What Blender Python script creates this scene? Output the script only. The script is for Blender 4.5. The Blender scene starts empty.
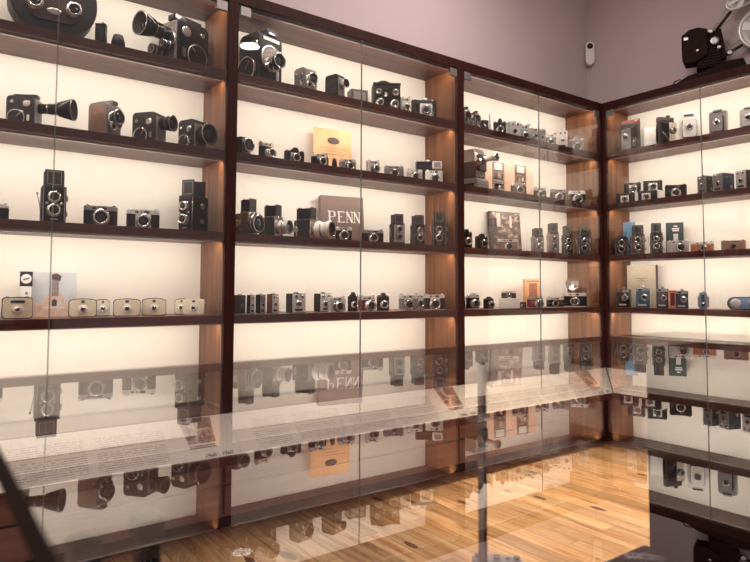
import bpy, bmesh, math, random
from mathutils import Vector, Matrix
random.seed(7)
C = bpy.context.scene.collection
R = math.radians
SC = bpy.context.scene

# ------------------------------------------------------------------ camera
CAM = Vector((-3.6769, -2.4182, 0.985))
YAW, PIT, ROL = 0.6366, 0.0538, 0.0039
FPX, CY = 622.16, 256.69                     # focal length and optical axis row in a 750 x 562 frame
F_ = Vector((math.sin(YAW)*math.cos(PIT), math.cos(YAW)*math.cos(PIT), math.sin(PIT)))
R0 = Vector((math.cos(YAW), -math.sin(YAW), 0)); U0 = R0.cross(F_)
R_ = R0*math.cos(ROL) + U0*math.sin(ROL); U_ = -R0*math.sin(ROL) + U0*math.cos(ROL)
cd = bpy.data.cameras.new('camera'); cam = bpy.data.objects.new('camera', cd); C.objects.link(cam)
cam.matrix_world = Matrix(((R_.x, U_.x, -F_.x, CAM.x), (R_.y, U_.y, -F_.y, CAM.y), (R_.z, U_.z, -F_.z, CAM.z), (0, 0, 0, 1)))
cd.sensor_width = 36; cd.lens = 36*FPX/750; cd.shift_y = -(281-CY)/750
cd.clip_start = 0.01; cd.clip_end = 60
cd.dof.use_dof = True; cd.dof.focus_distance = 2.9; cd.dof.aperture_fstop = 12.0
SC.camera = cam

# ------------------------------------------------------------------ world, lamps, exposure
W = bpy.data.worlds.new('world'); SC.world = W; W.use_nodes = True
bg = W.node_tree.nodes['Background']; bg.inputs[0].default_value = (1.0, 0.86, 0.88, 1); bg.inputs[1].default_value = 0.29
SC.view_settings.view_transform = 'Standard'; SC.view_settings.look = 'None'
SC.view_settings.gamma = 1; SC.view_settings.use_curve_mapping = False
SC.view_settings.exposure = 0.0

def area(name, loc, direction, sx, sy, power, col):
    l = bpy.data.lights.new(name, 'AREA'); l.shape = 'RECTANGLE'; l.size = sx; l.size_y = sy
    l.energy = power; l.color = col
    o = bpy.data.objects.new(name, l); C.objects.link(o); o.location = loc
    o.rotation_euler = Vector(direction).to_track_quat('-Z', 'Y').to_euler()
    return o
area('added_room_fill', (-1.9, -1.15, 3.15), (-.05, 0.05, -1), 2.2, .7, 42, (1, .89, .84))  # added overhead fill for walls and text panels, no fitting there
def spot(name, loc, target, power, ang, col, blend=.6):
    l = bpy.data.lights.new(name, 'SPOT'); l.energy = power; l.color = col; l.spot_size = R(ang); l.spot_blend = blend; l.shadow_soft_size = .05
    o = bpy.data.objects.new(name, l); C.objects.link(o); o.location = loc
    o.rotation_euler = (Vector(target)-Vector(loc)).to_track_quat('-Z', 'Y').to_euler()
spot('floor_spot', (-1.0, -1.1, 3.1), (-.95, -.80, 0), 600, 46, (1, .84, .62), .8)

# ------------------------------------------------------------------ materials
def newmat(name):
    m = bpy.data.materials.new(name); m.use_nodes = True
    return m, m.node_tree.nodes, m.node_tree.links, m.node_tree.nodes['Principled BSDF']
def flat(name, col, rough=.5, metal=0, noise=.12, scale=60, bump=0, coat=0, spec=.5):
    m, N, L, b = newmat(name)
    t = N.new('ShaderNodeTexNoise'); t.inputs['Scale'].default_value = scale; t.inputs['Detail'].default_value = 4
    tc = N.new('ShaderNodeTexCoord'); L.new(tc.outputs['Object'], t.inputs['Vector'])
    r = N.new('ShaderNodeValToRGB'); e = r.color_ramp.elements
    e[0].position = .3; e[1].position = .7
    e[0].color = (*[c*(1-noise) for c in col], 1); e[1].color = (*[min(1, c*(1+noise)) for c in col], 1)
    L.new(t.outputs['Fac'], r.inputs[0]); L.new(r.outputs[0], b.inputs['Base Color'])
    b.inputs['Roughness'].default_value = rough; b.inputs['Metallic'].default_value = metal
    b.inputs['Specular IOR Level'].default_value = spec
    if coat: b.inputs['Coat Weight'].default_value = coat
    if bump:
        bp = N.new('ShaderNodeBump'); bp.inputs['Strength'].default_value = bump; bp.inputs['Distance'].default_value = .001
        v = N.new('ShaderNodeTexVoronoi'); v.inputs['Scale'].default_value = scale*8
        L.new(tc.outputs['Object'], v.inputs['Vector']); L.new(v.outputs['Distance'], bp.inputs['Height']); L.new(bp.outputs[0], b.inputs['Normal'])
    return m
def wood(name, c0, c1, axis, rough=.4, scale=5.0, spec=.4, coat=.1):
    m, N, L, b = newmat(name)
    tc = N.new('ShaderNodeTexCoord'); mp = N.new('ShaderNodeMapping')
    s = [22, 22, 22]; s[axis] = 1.2
    mp.inputs['Scale'].default_value = [x*scale/5 for x in s]; L.new(tc.outputs['Object'], mp.inputs[0])
    n1 = N.new('ShaderNodeTexNoise'); n1.inputs['Scale'].default_value = 1.0; n1.inputs['Detail'].default_value = 6; n1.inputs['Roughness'].default_value = .65
    n1.inputs['Distortion'].default_value = .6
    L.new(mp.outputs[0], n1.inputs['Vector'])
    r = N.new('ShaderNodeValToRGB'); e = r.color_ramp.elements
    e[0].position = .32; e[0].color = (*c0, 1); e[1].position = .68; e[1].color = (*c1, 1)
    L.new(n1.outputs['Fac'], r.inputs[0]); L.new(r.outputs[0], b.inputs['Base Color'])
    b.inputs['Roughness'].default_value = rough; b.inputs['Coat Weight'].default_value = coat; b.inputs['Specular IOR Level'].default_value = spec
    return m
M = {}
M['wood_x'] = wood('walnut_long', (.085, .033, .024), (.19, .082, .058), 0, .45)
M['wood_y'] = wood('walnut_across', (.085, .033, .024), (.19, .082, .058), 1, .45)
M['edge_x'] = wood('walnut_edge_long', (.10, .034, .028), (.20, .075, .060), 0, .5, 5, .25, 0)
M['edge_y'] = wood('walnut_edge_across', (.075, .026, .021), (.15, .058, .045), 1, .5, 5, .25, 0)
M['side'] = wood('strip_lit_walnut', (.075, .022, .007), (.26, .10, .034), 2, .42, 7)  # same walnut, with the strip lighting on the sides put into the colour
M['stile'] = wood('dark_unlit_walnut', (.022, .005, .004), (.045, .011, .009), 2, .6, 5, .15, 0)  # same walnut, unlit look of the front trims in the colour; also showcase wood
M['base'] = wood('base_walnut', (.25, .14, .135), (.38, .23, .22), 0, .55)
M['back'] = flat('cream_back_panel', (.88, .82, .72), .8, noise=.015, scale=3)
M['paint'] = flat('mauve_wall_paint', (.62, .50, .50), .9, noise=.02, scale=2)
M['ceiling'] = flat('white_ceiling_paint', (.8, .78, .76), .9, noise=.01)
M['black'] = flat('black_leatherette', (.014, .012, .011), .55, noise=.3, bump=.5, spec=.22)
M['charcoal'] = flat('charcoal_enamel', (.026, .022, .021), .5, noise=.2, spec=.3)
M['gloss_black'] = flat('gloss_black', (.010, .008, .008), .22, noise=.2, coat=.15, spec=.4)
M['grey'] = flat('grey_enamel', (.24, .20, .19), .35, noise=.12)
M['lgrey'] = flat('pale_grey_enamel', (.50, .46, .42), .4, noise=.1)
M['brown'] = flat('brown_leather', (.13, .065, .045), .55, noise=.25, bump=.5)
M['dbrown'] = flat('dark_brown_leather', (.06, .030, .024), .5, noise=.25, bump=.4)
M['tan'] = flat('tan_leather', (.42, .15, .07), .5, noise=.2, bump=.4)
M['red'] = flat('dark_red_leather', (.20, .03, .025), .45, noise=.2, bump=.4)
M['pink'] = flat('salmon_card', (.75, .33, .25), .6, noise=.05)
M['chrome'] = flat('satin_chrome', (.78, .74, .70), .25, 1, noise=.06)
M['steel'] = flat('brushed_steel', (.42, .39, .37), .35, 1, noise=.1)
M['silver'] = flat('silver_plate', (.74, .70, .65), .38, .55, noise=.06)
M['white'] = flat('white_enamel', (.86, .82, .76), .4, noise=.03)
M['cream'] = flat('cream_enamel', (.86, .76, .58), .35, noise=.05)
M['beige'] = flat('beige_pink_enamel', (.78, .64, .56), .35, noise=.05)
M['blue'] = flat('pale_blue_enamel', (.22, .32, .48), .35, noise=.1)
M['teal'] = flat('teal_enamel', (.035, .13, .21), .4, noise=.15)
M['mint'] = flat('grey_green_enamel', (.36, .45, .42), .4, noise=.1)
M['navy'] = flat('navy_leatherette', (.028, .035, .065), .45, noise=.3, bump=.4)
M['bronze'] = flat('bronze_enamel', (.30, .17, .12), .35, .3, noise=.1)
M['dark'] = flat('dark_cavity', (.006, .006, .006), .7)
M['machine'] = flat('brown_black_crackle_paint', (.022, .011, .010), .75, noise=.4, scale=120, bump=.6, spec=.12)
M['lens'] = flat('coated_lens_glass', (.014, .012, .016), .05, noise=.3, coat=1)
M['window'] = flat('finder_glass', (.05, .05, .055), .08, noise=.2, coat=1)
def emis(name, col, s):
    m, N, L, b = newmat(name); b.inputs['Emission Color'].default_value = (*col, 1); b.inputs['Emission Strength'].default_value = s
    b.inputs['Base Color'].default_value = (*col, 1); return m
M['lamp'] = emis('lamp_diffuser', (1, .96, .9), 6)
M['ceiling_disc'] = emis('ceiling_lamp_disc', (1, .97, .92), 45)
def glassmat(name, tint, ior, k=1.0, both=False):
    m, N, L, b = newmat(name); N.remove(b)
    tr = N.new('ShaderNodeBsdfTransparent'); tr.inputs[0].default_value = (*tint, 1)
    gl = N.new('ShaderNodeBsdfGlossy'); gl.inputs['Roughness'].default_value = 0.0; gl.inputs[0].default_value = (k, k, k, 1)
    fr = N.new('ShaderNodeFresnel'); fr.inputs[0].default_value = ior
    mx = N.new('ShaderNodeMixShader'); fo = fr.outputs[0]
    if both:                                  # two faces of the pane together: 2F / (1 + F)
        a = N.new('ShaderNodeMath'); a.operation = 'ADD'; a.inputs[1].default_value = 1; L.new(fo, a.inputs[0])
        d = N.new('ShaderNodeMath'); d.operation = 'DIVIDE'; L.new(fo, d.inputs[0]); L.new(a.outputs[0], d.inputs[1])
        e = N.new('ShaderNodeMath'); e.operation = 'MULTIPLY'; e.inputs[1].default_value = 2; L.new(d.outputs[0], e.inputs[0]); fo = e.outputs[0]
    L.new(fo, mx.inputs[0]); L.new(tr.outputs[0], mx.inputs[1]); L.new(gl.outputs[0], mx.inputs[2])
    L.new(mx.outputs[0], N['Material Output'].inputs[0]); return m
M['door_glass'] = glassmat('door_glass', (.985, .985, .98), 1.47, 1.0, True)
M['top_glass'] = glassmat('counter_glass', (.93, .92, .91), 1.62, .97, True)
def clearmat(name, tint):
    m, N, L, b = newmat(name); N.remove(b)
    tr = N.new('ShaderNodeBsdfTransparent'); tr.inputs[0].default_value = (*tint, 1)
    L.new(tr.outputs[0], N['Material Output'].inputs[0]); return m
M['clear'] = clearmat('glass_inside', (.97, .97, .965))
M['clamp'] = flat('dull_steel', (.30, .27, .26), .6, 1, noise=.1)
M['dedge'] = flat('door_glass_edge', (.20, .20, .18), .25, noise=.2)
M['gedge'] = flat('polished_glass_edge', (.030, .022, .018), .6, noise=.3, scale=15, spec=.08)
def floormat():
    m, N, L, b = newmat('pine_floor')
    tc = N.new('ShaderNodeTexCoord'); sp = N.new('ShaderNodeSeparateXYZ'); L.new(tc.outputs['Object'], sp.inputs[0])
    def math_(op, a, bb=None):
        n = N.new('ShaderNodeMath'); n.operation = op
        for i, v in enumerate((a, bb)):
            if v is None: continue
            if isinstance(v, (int, float)): n.inputs[i].default_value = v
            else: L.new(v, n.inputs[i])
        return n.outputs[0]
    px = math_('DIVIDE', sp.outputs[0], .085); ix = math_('FLOOR', px); fx = math_('FRACT', px)
    wn = N.new('ShaderNodeTexWhiteNoise'); wn.noise_dimensions = '1D'; L.new(ix, wn.inputs['W'])
    py = math_('ADD', math_('DIVIDE', sp.outputs[1], 1.1), math_('MULTIPLY', wn.outputs['Value'], 7.3)); iy = math_('FLOOR', py); fy = math_('FRACT', py)
    cb = N.new('ShaderNodeCombineXYZ'); L.new(ix, cb.inputs[0]); L.new(iy, cb.inputs[1])
    w2 = N.new('ShaderNodeTexWhiteNoise'); w2.noise_dimensions = '2D'; L.new(cb.outputs[0], w2.inputs['Vector'])
    mp = N.new('ShaderNodeMapping'); mp.inputs['Scale'].default_value = (32, 2.2, 1); L.new(tc.outputs['Object'], mp.inputs[0])
    av = N.new('ShaderNodeVectorMath'); av.operation = 'ADD'; L.new(mp.outputs[0], av.inputs[0]); L.new(w2.outputs['Color'], av.inputs[1])
    n1 = N.new('ShaderNodeTexNoise'); n1.inputs['Scale'].default_value = 1; n1.inputs['Detail'].default_value = 5; n1.inputs['Distortion'].default_value = 1.2; L.new(av.outputs[0], n1.inputs['Vector'])
    r = N.new('ShaderNodeValToRGB'); e = r.color_ramp.elements
    e[0].position = .25; e[0].color = (.28, .085, .025, 1); e[1].position = .72; e[1].color = (.88, .62, .34, 1)
    k = e.new(.45); k.color = (.74, .40, .16, 1)
    L.new(n1.outputs['Fac'], r.inputs[0])
    hs = N.new('ShaderNodeHueSaturation'); L.new(r.outputs[0], hs.inputs['Color'])
    L.new(math_('ADD', math_('MULTIPLY', w2.outputs['Value'], .50), .68), hs.inputs['Value'])
    # knots
    mk = N.new('ShaderNodeMapping'); mk.inputs['Scale'].default_value = (9, 3.4, 1); L.new(tc.outputs['Object'], mk.inputs[0])
    v = N.new('ShaderNodeTexVoronoi'); v.inputs['Scale'].default_value = 1.0; v.inputs['Randomness'].default_value = 1; L.new(mk.outputs[0], v.inputs['Vector'])
    sel = N.new('ShaderNodeSeparateColor'); L.new(v.outputs['Color'], sel.inputs[0])
    kn = math_('MULTIPLY', math_('LESS_THAN', v.outputs['Distance'], .15), math_('LESS_THAN', sel.outputs[0], .85))
    mx = N.new('ShaderNodeMixRGB'); mx.inputs[2].default_value = (.10, .035, .015, 1); L.new(math_('MULTIPLY', kn, .85), mx.inputs[0]); L.new(hs.outputs[0], mx.inputs[1])
    gap = math_('MAXIMUM', math_('LESS_THAN', fx, .035), math_('LESS_THAN', fy, .003))
    m2 = N.new('ShaderNodeMixRGB'); m2.inputs[2].default_value = (.13, .06, .03, 1); L.new(math_('MULTIPLY', gap, .7), m2.inputs[0]); L.new(mx.outputs[0], m2.inputs[1])
    L.new(m2.outputs[0], b.inputs['Base Color']); b.inputs['Roughness'].default_value = .35; b.inputs['Coat Weight'].default_value = .1
    return m
M['floor'] = floormat()
def papermat():
    """Printed explanation sheet: four columns of small text lines on warm white card."""
    m, N, L, b = newmat('printed_text_card')
    tc = N.new('ShaderNodeTexCoord'); sp = N.new('ShaderNodeSeparateXYZ'); L.new(tc.outputs['Object'], sp.inputs[0])
    def math_(op, a, bb=None):
        n = N.new('ShaderNodeMath'); n.operation = op
        for i, v in enumerate((a, bb)):
            if v is None: continue
            if isinstance(v, (int, float)): n.inputs[i].default_value = v
            else: L.new(v, n.inputs[i])
        return n.outputs[0]
    X, Z = sp.outputs[0], sp.outputs[1]
    row = math_('DIVIDE', Z, .0088); fr = math_('FRACT', row); ir = math_('FLOOR', row)
    line = math_('LESS_THAN', fr, .42)
    mp = N.new('ShaderNodeCombineXYZ'); L.new(math_('MULTIPLY', X, 110), mp.inputs[0]); L.new(math_('MULTIPLY', ir, 3.7), mp.inputs[1])
    n = N.new('ShaderNodeTexNoise'); n.inputs['Scale'].default_value = 1; n.inputs['Detail'].default_value = 1; L.new(mp.outputs[0], n.inputs['Vector'])
    words = math_('GREATER_THAN', n.outputs['Fac'], .44)
    col = math_('FRACT', math_('DIVIDE', math_('ADD', X, 5.0), .27))
    incol = math_('MULTIPLY', math_('GREATER_THAN', col, .07), math_('LESS_THAN', col, .95))
    para = math_('GREATER_THAN', math_('FRACT', math_('MULTIPLY', ir, .1429)), .10)
    inz = math_('MULTIPLY', math_('GREATER_THAN', Z, -.078), math_('LESS_THAN', Z, .070))
    a = math_('MULTIPLY', math_('MULTIPLY', line, words), math_('MULTIPLY', math_('MULTIPLY', incol, para), inz))
    inx = math_('MULTIPLY', math_('GREATER_THAN', X, -.58), math_('LESS_THAN', X, .40))
    mx = N.new('ShaderNodeMixRGB'); mx.inputs[1].default_value = (.93, .83, .73, 1); mx.inputs[2].default_value = (.30, .20, .16, 1)
    L.new(math_('MULTIPLY', math_('MULTIPLY', a, inx), .65), mx.inputs[0]); L.new(mx.outputs[0], b.inputs['Base Color']); b.inputs['Roughness'].default_value = .6
    return m
M['paper'] = papermat()
def blotch(name, cols, scale, rough=.5, vec=(1, 1, 1)):
    m, N, L, b = newmat(name)
    tc = N.new('ShaderNodeTexCoord'); mp = N.new('ShaderNodeMapping'); mp.inputs['Scale'].default_value = vec; L.new(tc.outputs['Object'], mp.inputs[0])
    n = N.new('ShaderNodeTexNoise'); n.inputs['Scale'].default_value = scale; n.inputs['Detail'].default_value = 3; L.new(mp.outputs[0], n.inputs['Vector'])
    r = N.new('ShaderNodeValToRGB'); e = r.color_ramp.elements; e[0].position = .36; e[1].position = .66
    e[0].color = (*cols[0], 1); e[1].color = (*cols[-1], 1)
    if len(cols) > 2: q = e.new(.5); q.color = (*cols[1], 1)
    L.new(n.outputs['Fac'], r.inputs[0]); L.new(r.outputs[0], b.inputs['Base Color']); b.inputs['Roughness'].default_value = rough
    return m
M['collage'] = blotch('photo_collage_print', [(.07, .04, .035), (.30, .17, .12), (.72, .58, .5)], 45)
M['bookphoto'] = blotch('sepia_cover_photo', [(.04, .02, .015), (.13, .07, .05), (.55, .42, .32)], 28)
M['sky'] = blotch('photo_sky', [(.42, .44, .46), (.56, .56, .56)], 6)
M['sand'] = blotch('photo_sand', [(.50, .36, .28), (.70, .54, .43)], 25)
M['skin'] = flat('photo_skin_tone', (.62, .40, .31), .5)
M['orange_card'] = blotch('aged_orange_card', [(.84, .40, .16), (.88, .54, .28)], 12)
M['penn'] = flat('taupe_book_cloth', (.17, .105, .085), .6, noise=.08)
M['greenbook'] = flat('dark_green_cover', (.025, .045, .04), .5, noise=.2)
M['blue_reflect'] = blotch('blue_reflection_tint', [(.05, .14, .23), (.14, .25, .35)], 10)  # colour of a blue reflection in the door glass
M['oldpaper'] = flat('aged_paper', (.36, .30, .22), .7, noise=.08, scale=20)
M['pages'] = flat('page_block', (.62, .54, .44), .8, noise=.1, scale=200)
M['peach'] = flat('peach_card', (.86, .56, .40), .6, noise=.04)
M['plastic'] = flat('clear_white_plastic', (.80, .76, .70), .2, noise=.02, coat=.5)

# ------------------------------------------------------------------ mesh helper
class G:
    def __init__(s): s.bm = bmesh.new(); s.mats = []
    def mi(s, m):
        if m not in s.mats: s.mats.append(m)
        return s.mats.index(m)
    def _fin(s, verts, m, T=None):
        fs = set(f for v in verts for f in v.link_faces); i = s.mi(m)
        for f in fs: f.material_index = i
        if T is not None: bmesh.ops.transform(s.bm, matrix=T, verts=list(verts))
    def box(s, c, d, m, bev=0, T=None, seg=2):
        r = bmesh.ops.create_cube(s.bm, size=1, matrix=Matrix.Translation(c) @ Matrix.Diagonal((d[0], d[1], d[2], 1)))
        vs = r['verts']
        if bev > 0:
            bev = min(bev, .49*min(d))
            es = list(set(e for v in vs for e in v.link_edges))
            q = bmesh.ops.bevel(s.bm, geom=es, offset=bev, segments=seg, affect='EDGES', profile=.5, clamp_overlap=True)
            vs = list(set(v for f in q['faces'] for v in f.verts) | set(v for v in vs if v.is_valid))
        s._fin(vs, m, T); return s
    def lathe(s, prof, c, axis, m, seg=20, T=None, mats=None):
        """prof: (radius, distance along axis) pairs; closed by end caps when the radius is > 0."""
        A = {'x': ((0, 1, 0), (0, 0, 1), (1, 0, 0)), '-x': ((0, 0, 1), (0, 1, 0), (-1, 0, 0)), 'y': ((0, 0, 1), (1, 0, 0), (0, 1, 0)),
             '-y': ((1, 0, 0), (0, 0, 1), (0, -1, 0)), 'z': ((1, 0, 0), (0, 1, 0), (0, 0, 1)), '-z': ((0, 1, 0), (1, 0, 0), (0, 0, -1))}[axis]
        a, b, n = (Vector(v) for v in A); c = Vector(c); rings = []; allv = []
        for (r, t) in prof:
            if r < 1e-6: ring = [s.bm.verts.new(c + n*t)]
            else: ring = [s.bm.verts.new(c + n*t + (a*math.cos(k*2*math.pi/seg) + b*math.sin(k*2*math.pi/seg))*r) for k in range(seg)]
            rings.append(ring); allv += ring
        i = s.mi(m)
        for j in range(len(rings)-1):
            p, q = rings[j], rings[j+1]; mm = s.mi(mats[j]) if mats else i
            for k in range(seg):
                k2 = (k+1) % seg
                if len(p) == 1 and len(q) == 1: continue
                if len(p) == 1: f = s.bm.faces.new((p[0], q[k], q[k2]))
                elif len(q) == 1: f = s.bm.faces.new((p[k], p[k2], q[0]))
                else: f = s.bm.faces.new((p[k], p[k2], q[k2], q[k]))
                f.material_index = mm; f.smooth = True
        for ring, jm in ((rings[0], 0), (rings[-1], -1)):
            if len(ring) > 1:
                try: f = s.bm.faces.new(ring); f.material_index = s.mi(mats[jm]) if mats else i
                except ValueError: pass
        if T is not None: bmesh.ops.transform(s.bm, matrix=T, verts=allv)
        return s
    def cyl(s, c, r, h, axis, m, seg=20, r2=None, T=None):
        """cylinder starting at c and running h along axis, with a small bevel at the far end"""
        r2 = r if r2 is None else r2; b = min(r2*.15, h*.2)
        return s.lathe([(r, 0), (r2, h-b), (r2-b, h)], c, axis, m, seg, T)
    def tube(s, pts, r, m, seg=8):
        pts = [Vector(p) for p in pts]; rings = []; i = s.mi(m)
        for k, p in enumerate(pts):
            t = (pts[min(k+1, len(pts)-1)]-pts[max(k-1, 0)]).normalized()
            u = t.cross(Vector((0, 0, 1)));
            if u.length < .1: u = t.cross(Vector((1, 0, 0)))
            u.normalize(); w = t.cross(u)
            rings.append([s.bm.verts.new(p+(u*math.cos(q*2*math.pi/seg)+w*math.sin(q*2*math.pi/seg))*r) for q in range(seg)])
        for a, b in zip(rings, rings[1:]):
            for q in range(seg):
                f = s.bm.faces.new((a[q], a[(q+1) % seg], b[(q+1) % seg], b[q])); f.material_index = i; f.smooth = True
        for a in (rings[0], rings[-1]):
            f = s.bm.faces.new(a); f.material_index = i
        return s
    def prism(s, poly, c, depth, plane, m, T=None, bev=0):
        """poly: 2D outline; plane 'xz' is extruded along +y, 'xy' along +z, 'yz' along +x, starting at c"""
        c = Vector(c)
        f3 = {'xz': lambda u, v: Vector((u, 0, v)), 'xy': lambda u, v: Vector((u, v, 0)), 'yz': lambda u, v: Vector((0, u, v))}[plane]
        ax = {'xz': Vector((0, 1, 0)), 'xy': Vector((0, 0, 1)), 'yz': Vector((1, 0, 0))}[plane]
        a = [s.bm.verts.new(c+f3(u, v)) for u, v in poly]; b = [s.bm.verts.new(c+f3(u, v)+ax*depth) for u, v in poly]
        i = s.mi(m); n = len(poly); fs = []
        for k in range(n): fs.append(s.bm.faces.new((a[k], a[(k+1) % n], b[(k+1) % n], b[k])))
        fa = s.bm.faces.new(a[::-1]); fb = s.bm.faces.new(b); fs += [fa, fb]
        for f in fs: f.material_index = i
        vs = a+b
        if bev > 0:
            es = list(fa.edges)+list(fb.edges)
            q = bmesh.ops.bevel(s.bm, geom=es, offset=bev, segments=2, affect='EDGES', profile=.5, clamp_overlap=True)
            vs = list(set(v for f in q['faces'] for v in f.verts) | set(v for v in vs if v.is_valid))
            for f in q['faces']: f.material_index = i
        if T is not None: bmesh.ops.transform(s.bm, matrix=T, verts=[v for v in vs if v.is_valid])
        return s
    def obj(s, name, parent=None, T=None):
        if T is not None: bmesh.ops.transform(s.bm, matrix=T, verts=s.bm.verts)
        bmesh.ops.recalc_face_normals(s.bm, faces=s.bm.faces)
        me = bpy.data.meshes.new(name); s.bm.to_mesh(me); s.bm.free()
        for m in s.mats: me.materials.append(M[m])
        o = bpy.data.objects.new(name, me); C.objects.link(o)
        if parent is not None: o.parent = parent
        return o
def rrect(w, h, r, seg=4, ox=0, oz=0):
    r = min(r, w*.499, h*.499); P = []
    for cx, cz, a0 in ((w/2-r, h/2-r, 0), (-w/2+r, h/2-r, 90), (-w/2+r, -h/2+r, 180), (w/2-r, -h/2+r, 270)):
        for k in range(seg+1):
            a = R(a0+90*k/seg); P.append((ox+cx+r*math.cos(a), oz+cz+r*math.sin(a)))
    return P
def thing(name, label, cat, loc=(0, 0, 0), rotz=0, group=None, rotx=0):
    o = bpy.data.objects.new(name, None); C.objects.link(o); o.empty_display_size = .05
    o.location = loc; o.rotation_euler = (rotx, 0, rotz); o['label'] = label; o['category'] = cat
    if group: o['group'] = group
    return o
def struct(o): o['kind'] = 'structure'; return o
def tag(o, label, cat, group=None):
    o['label'] = label; o['category'] = cat
    if group: o['group'] = group
    return o
def RZ(a): return Matrix.Rotation(a, 4, 'Z')
def RX(a): return Matrix.Rotation(a, 4, 'X')
def RY(a): return Matrix.Rotation(a, 4, 'Y')
def TR(*v): return Matrix.Translation(v)
def about(p, Rm): return TR(*p) @ Rm @ TR(*[-x for x in p])

# ------------------------------------------------------------------ room shell
BW = 1.319                                  # bay width
ZB = [.881, 1.221, 1.561, 1.901]            # shelf top heights, lowest first
TH, DEP, ZT, ZP = .034, .262, 2.242, .486   # board thickness, shelf depth, cabinet top, top of lower part
WA, WB = .285, .27                          # the walls behind the two rows
struct(G().box((-1.6, -1.6, -.02), (7.5, 7.5, .04), 'floor').obj('floor'))
struct(G().box((-2.3, WA+.05, 1.7), (5.24, .1, 3.4), 'paint').obj('wall_back'))
struct(G().box((WB+.05, -2.0, 1.7), (.1, 4.77, 3.4), 'paint').obj('wall_right'))

# ------------------------------------------------------------------ wall display cabinets
def TA(t): return TR(-t*BW, 0, 0)                                  # local x = right, y = into the wall; origin at the bay's left end
def bay(name, base, rz, label, left_end, right_end, corner=0):
    """A bay drawn in its own frame: x 0..BW, y 0 (front)..DEP, z up."""
    t = thing(name, label, 'display cabinet', base, rz, 'glazed display cabinets along the two walls')
    gx, ex = 'wood_x', 'edge_x'
    G().box((BW/2, DEP+.008, (ZT+ZP)/2), (BW, .014, ZT-ZP-.02), 'back').obj('back_panel', t)
    x0 = left_end; x1 = BW-right_end
    for x, s, w in ((x0/2, 1, x0), (BW-right_end/2, -1, right_end)):
        G().box((x, .014+(DEP-.014)/2, (ZT+ZP)/2), (w-.002, DEP-.016, ZT-ZP-.06), 'side').obj('side_panel', t)
        cu_ = corner if s == 1 else 0
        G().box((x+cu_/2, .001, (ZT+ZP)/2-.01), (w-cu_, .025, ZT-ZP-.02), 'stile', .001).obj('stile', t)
    xm, wd = (x0+x1)/2, x1-x0
    for z in ZB+[ZP]:
        b = G().box((xm, .019+(DEP-.022)/2, z-TH/2), (wd-.001, DEP-.024, TH), gx)
        b.box((xm, .011, z-TH/2), (wd-.001, .020, TH), ex, .001)
        b.obj('shelf', t)
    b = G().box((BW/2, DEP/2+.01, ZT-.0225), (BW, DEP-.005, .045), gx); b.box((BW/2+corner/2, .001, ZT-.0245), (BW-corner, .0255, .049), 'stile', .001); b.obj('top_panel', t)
    for z in ZB+[ZT-.012]:
        zz = z-TH-.0045
        l = G().box((xm, .034, zz+.0015), (wd-.008, .012, .005), 'steel'); l.obj('light_strip', t)
        ld = bpy.data.lights.new('strip_light', 'AREA'); ld.shape = 'RECTANGLE'; ld.size = wd-.014; ld.size_y = .008
        ld.energy = LED_W; ld.color = (1, .90, .81)
        lo = bpy.data.objects.new('strip_light', ld); C.objects.link(lo); lo.parent = t; lo.location = (xm, .034, zz-.003)
        lo.rotation_euler = (R(38), 0, 0)
    # glass doors meeting in the middle, with clamps at the top corners
    for s in (0, 1):
        a, c = (x0+.003, BW/2-.0014) if s == 0 else (BW/2+.0014, x1-.003)
        g = G().box(((a+c)/2, -.006, (ZT+ZP)/2-.022), (c-a, .006, ZT-ZP-.06), 'clear')
        g.bm.faces.ensure_lookup_table(); g.mi('door_glass')
        for f in g.bm.faces:
            if f.calc_center_median().y < -.0085: f.material_index = 1
        d = g.obj('glass_door', t)
        xe = c if s == 0 else a
        G().box((xe, -.006, (ZT+ZP)/2-.022), (.0012, .0062, ZT-ZP-.06), 'dedge').obj('polished_edge', d)
        xc = a+.028 if s == 0 else c-.028
        G().box((xc, -.006, ZT-.078), (.05, .014, .042), 'clamp', .003).obj('clamp', d)
    # cabinet foot
    b = G().box((BW/2, .03+(DEP-.03)/2, (ZP-TH)/2+.03), (BW-.001, DEP-.03, ZP-TH-.06), 'base')
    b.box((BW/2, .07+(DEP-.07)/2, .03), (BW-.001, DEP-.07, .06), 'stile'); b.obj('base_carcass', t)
    for k in range(3):
        z = .07+k*.125
        G().box((BW/2, .022, z+.06), (BW-.012, .016, .115), 'base', .002).obj('drawer_front', t)
    return t
LED_W = 3.35
bays = []
bays.append(bay('display_cabinet', (-BW, 0, 0), 0, 'glazed walnut display cabinet on the left wall, next to the inside corner', .022, .036))
bays.append(bay('display_cabinet', (-2*BW, 0, 0), 0, 'glazed walnut display cabinet in the middle of the left wall, holding a large taupe book', .022, .022))
bays.append(bay('display_cabinet', (-3*BW, 0, 0), 0, 'glazed walnut display cabinet at the far left, with cream cameras on its lowest shelf', .022, .022))
bays.append(bay('display_cabinet', (0, 0, 0), -math.pi/2, 'glazed walnut display cabinet on the right wall, under the film machine', .036, .022, .0128))
struct(G().box((.135, .14, ZT/2-.003), (.262, .274, ZT-.006), 'stile').obj('trim_1'))

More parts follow.
